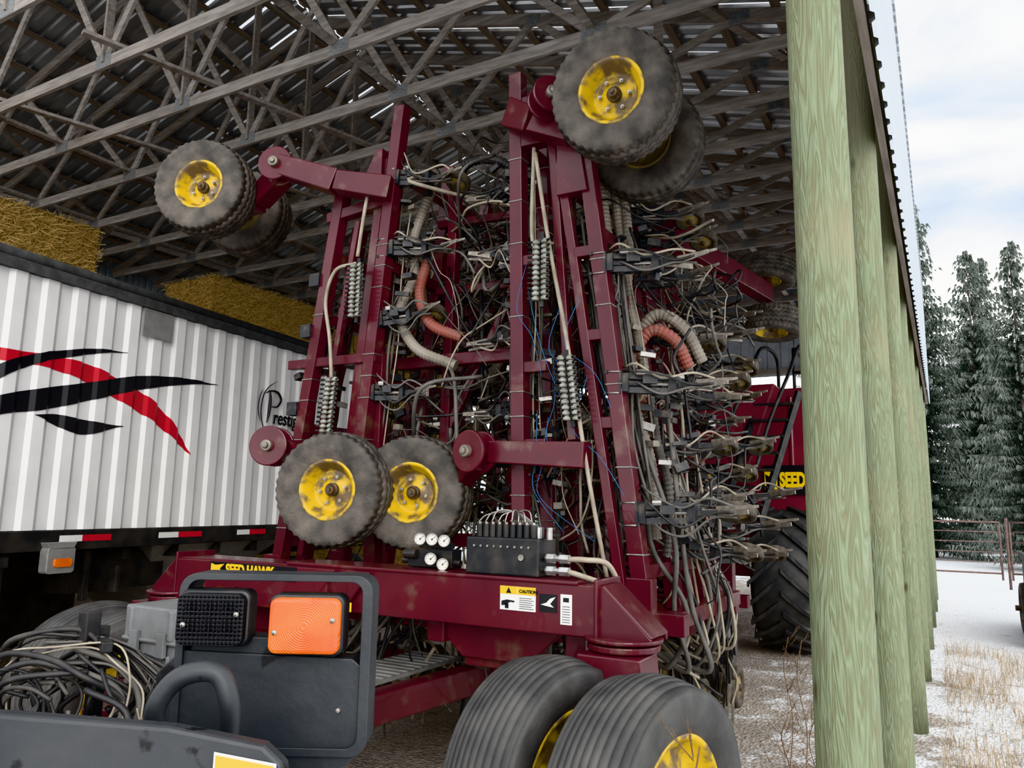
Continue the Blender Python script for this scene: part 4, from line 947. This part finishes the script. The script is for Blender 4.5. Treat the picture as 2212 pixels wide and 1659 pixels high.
def lug_tire():
    b=MB(); Ro,w_=.84,.72
    b.lathe([(.42,-.28),(.5,-.34),(.66,-.36),(.78,-.34),(Ro,-.27),(Ro+.01,0),(Ro,.27),(.78,.34),(.66,.36),(.5,.34),(.42,.28)],seg=72,close=True)
    for i in range(22):
        for sd in (1,-1):
            a0=2*math.pi*(i+(.5 if sd>0 else 0))/22; vs=[]
            for t in (0,.35,.7,1.0,1.12):
                a=a0+t*.34; z=sd*(.02+t*.34) if t<=1 else sd*.37
                r0=Ro-.02 if t<=1 else .70; r1=Ro+.055-(.02*t) if t<=1 else .74
                for da in (-.032,.032):
                    for rr_ in (r0,r1): vs.append((math.cos(a+da)*rr_,math.sin(a+da)*rr_,z))
            fs=[(0,1,3,2)]
            for q in range(4):
                o=q*4; fs+=[(o,o+4,o+5,o+1),(o+1,o+5,o+7,o+3),(o+2,o+3,o+7,o+6)]
            fs.append((16,18,19,17)); b.add(vs,fs)
    return b.mesh('tire',[m_tireblk])
LT=(lug_tire(),rim_mesh(.42,.7,.1,m_yel),hub_mesh(.12,.12,.12,10,.22))
for x in (-1.70,-4.4): wheel('cart_wheel',AC,(x,10.15,.89),(1 if x>-3 else -1,0,0),LT,'large black lugged flotation tire')
wheel('cart_wheel',AC,(-1.70,13.6,.89),(1,0,0),LT); wheel('cart_wheel',AC,(-4.4,13.6,.89),(-1,0,0),LT)
b=MB(); b.box((-3.1,13.6,.9),(2.4,.2,.2)); b.box((-3.1,13.6,1.05),(1.2,.3,.3)); b.obj('rear_axle',m_cartred,AC)

# ---------------------------------------------------------------- outside
def spruce(sd):
    rr=random.Random(sd); H=14.0
    e_=thing('spruce_tree',(0,0,0),'tall spruce with drooping branches and haze painted into its grey-green at the yard edge','tree','spruce row')
    b=MB(); b.tube([(0,0,0),(0.02,0,4),(0,.03,9),(0,0,H)],lambda t:.17*(1-t)+.01,10); b.obj('trunk',m_bark,e_)
    b=MB(); z=.7
    while z<H:
        t=max(0,(z-1)/(H-1)); Lb=(2.6*(1-t)**.8+.15); nb=12 if t<.7 else 8
        for k in range(nb):
            a=rr.uniform(0,6.28); l=Lb*rr.uniform(.4,1.15); dr=.26 if t<.75 else -.1
            d=V((math.cos(a),math.sin(a),0)); sd_=V((-d.y,d.x,0)); zz=z+rr.uniform(-.25,.25)
            ns=max(3,int(l/.16))
            for q in range(1,ns+1):
                u=q/ns; c=d*(l*u)+V((0,0,zz-dr*l*u+.16*l*u*u)); ww=(.12+.45*(1-u))*min(l,1.6)*.5
                for sg in (1,-1):
                    for rep in range(2):
                        w2=ww*rr.uniform(.5,1.3); tip=c+sd_*sg*w2+d*rr.uniform(-.05,.22)+V((0,0,rr.uniform(-.38,.05)))
                        b.add([c-d*.05,c+d*.05,tip],[(0,1,2)])
                b.add([c-sd_*.045,c+sd_*.045,c+d*.14+V((0,0,-.22))],[(0,1,2)])
        z+=.24*(1-.35*t)
    b.obj('foliage',m_needle,e_)
    return e_
sps=[spruce(3),spruce(4)]
pl=[(-.5,34,1.0),(2.3,28.6,.74),(4.6,34,.9),(-5,38,.72),(-9.5,38,.68),(-14,39,.72),(-18.6,40,.7),(8.9,35,.85),(-23.3,42,.8),(1.6,41,1.0),(-2.6,45,.8),(-28,42,.8),(7.0,42,1.1),(2.5,50,1.15)]
for i,(x,y,s_) in enumerate(pl):
    mw=Matrix.Translation((x,y,0))@Matrix.Rotation(R.uniform(0,6),4,'Z')@Matrix.Diagonal((s_*1.0,s_*1.0,s_,1))
    if i<2: sps[i].matrix_local=mw
    else: copy_tree(sps[i%2],mw)
for gi,(xa,xb) in enumerate(((-1.6,1.05),(1.25,4.2),(-4.6,-1.8))):
    yg=21+gi*.05; e_=thing('pipe_gate',((xa+xb)/2,yg,0),'dull brown tubular steel farm gate in snow','gate',group='yard gates')
    b=MB(); b.tube([(xa,yg,.2),(xa,yg,1.5)],.022,10); b.tube([(xb,yg,.2),(xb,yg,1.5)],.022,10); b.tube([(xa,yg,1.5),(xb,yg,1.5)],.022,10); b.tube([(xa,yg,.35),(xb,yg,.35)],.022,10); b.obj('gate_frame',m_gate,e_)
    for z in (.6,.82,1.05,1.28):
        b=MB(); b.tube([(xa,yg,z),(xb,yg,z)],.012,8); b.obj('gate_rail',m_gate,e_)
    b=MB(); b.tube([(xa-.06,yg,0),(xa-.06,yg,1.6)],.03,10); b.obj('gate_post',m_gate,e_)
UT=thing('utility_trailer',(1.6,12.6,0),'dark steel farm trailer parked on snow','trailer')
b=MB(); b.box((2.0,13.2,.85),(2.0,3.0,.45)); b.box((2.0,13.2,.55),(1.6,3.2,.12)); b.box((.97,13.2,1.1),(.06,3.1,.05)); 
b.obj('cargo_box',m_darkrail,UT,bevel=.01)
for x_ in (1.0,3.0):
    for y_ in (12.2,13.4): wheel('trailer_wheel',UT,(x_,y_,.37),(1,0,0),(G_t,rim_mesh(.185,.31,.02,m_darkrail),G_h),sc=.96)
b=MB(); b.beam((1.0,12.2,.37),(3.0,12.2,.37),.06,.06); b.beam((1.0,13.4,.37),(3.0,13.4,.37),.06,.06); b.beam((1.15,12.2,.37),(1.15,12.2,.6),.06,.2); b.obj('axle',m_darkrail,UT)
b=MB(); rr=random.Random(11)
for i in range(8000):
    x=abs(rr.gauss(.5,.6))-.12; y=rr.uniform(3.0,11.3)
    cl=math.sin(x*5+1)*math.sin(y*2.3)
    if cl<-.05 and rr.random()<.8: continue
    h=rr.uniform(.04,.2); a=rr.uniform(0,6.28); d=V((math.cos(a),math.sin(a),0)); s_=V((-d.y,d.x,0))*.0016; p=V((x,y,0)); l=h*rr.uniform(.2,1.2)
    m_=p+d*l*.35+V((0,0,h*.7)); q=p+d*l+V((0,0,h)); q.x=max(q.x,-.19); m_.x=max(m_.x,-.19)
    b.add([p-s_,p+s_,m_+s_,m_-s_,q],[(0,1,2,3),(3,2,4)])
b.obj('dry_grass',m_dry,kind='stuff',label='dry tan grass poking through thin snow',cat='grass')
for i,(x,y,h) in enumerate(((-.72,2.45,.98),(-.62,3.3,.7),(-1.0,5.6,.85),(-.85,5.2,.9),(-.7,4.6,.6),(-.9,4.9,.5),(-.6,3.9,.5),(-.6,2.7,.7),(-.62,5.9,.6))):
    b=MB(); rr=random.Random(i+50)
    b.tube(cr([(x,y,0),(x+.03,y,h*.4),(x-.02,y+.02,h*.75),(x+.02,y,h)],5),.0028,5)
    for k in range(16):
        z=h*rr.uniform(.3,.98); a=rr.uniform(0,6.28); l=rr.uniform(.05,.16); d=V((math.cos(a),math.sin(a),.9)).normalized(); p=V((x,y,z)); b.tube([p,p+d*l*.6,p+d*l+V((0,0,.02))],.0014,4)
        for u in (.6,.8,1): b.lathe([(.0003,-.004),(.004,0),(.0003,.005)],p+d*l*u,(0,0,1),5)
    b.obj('dry_weed',m_weed,label='dead brown weed stalk with seed heads',cat='weed',group='dead weeds')
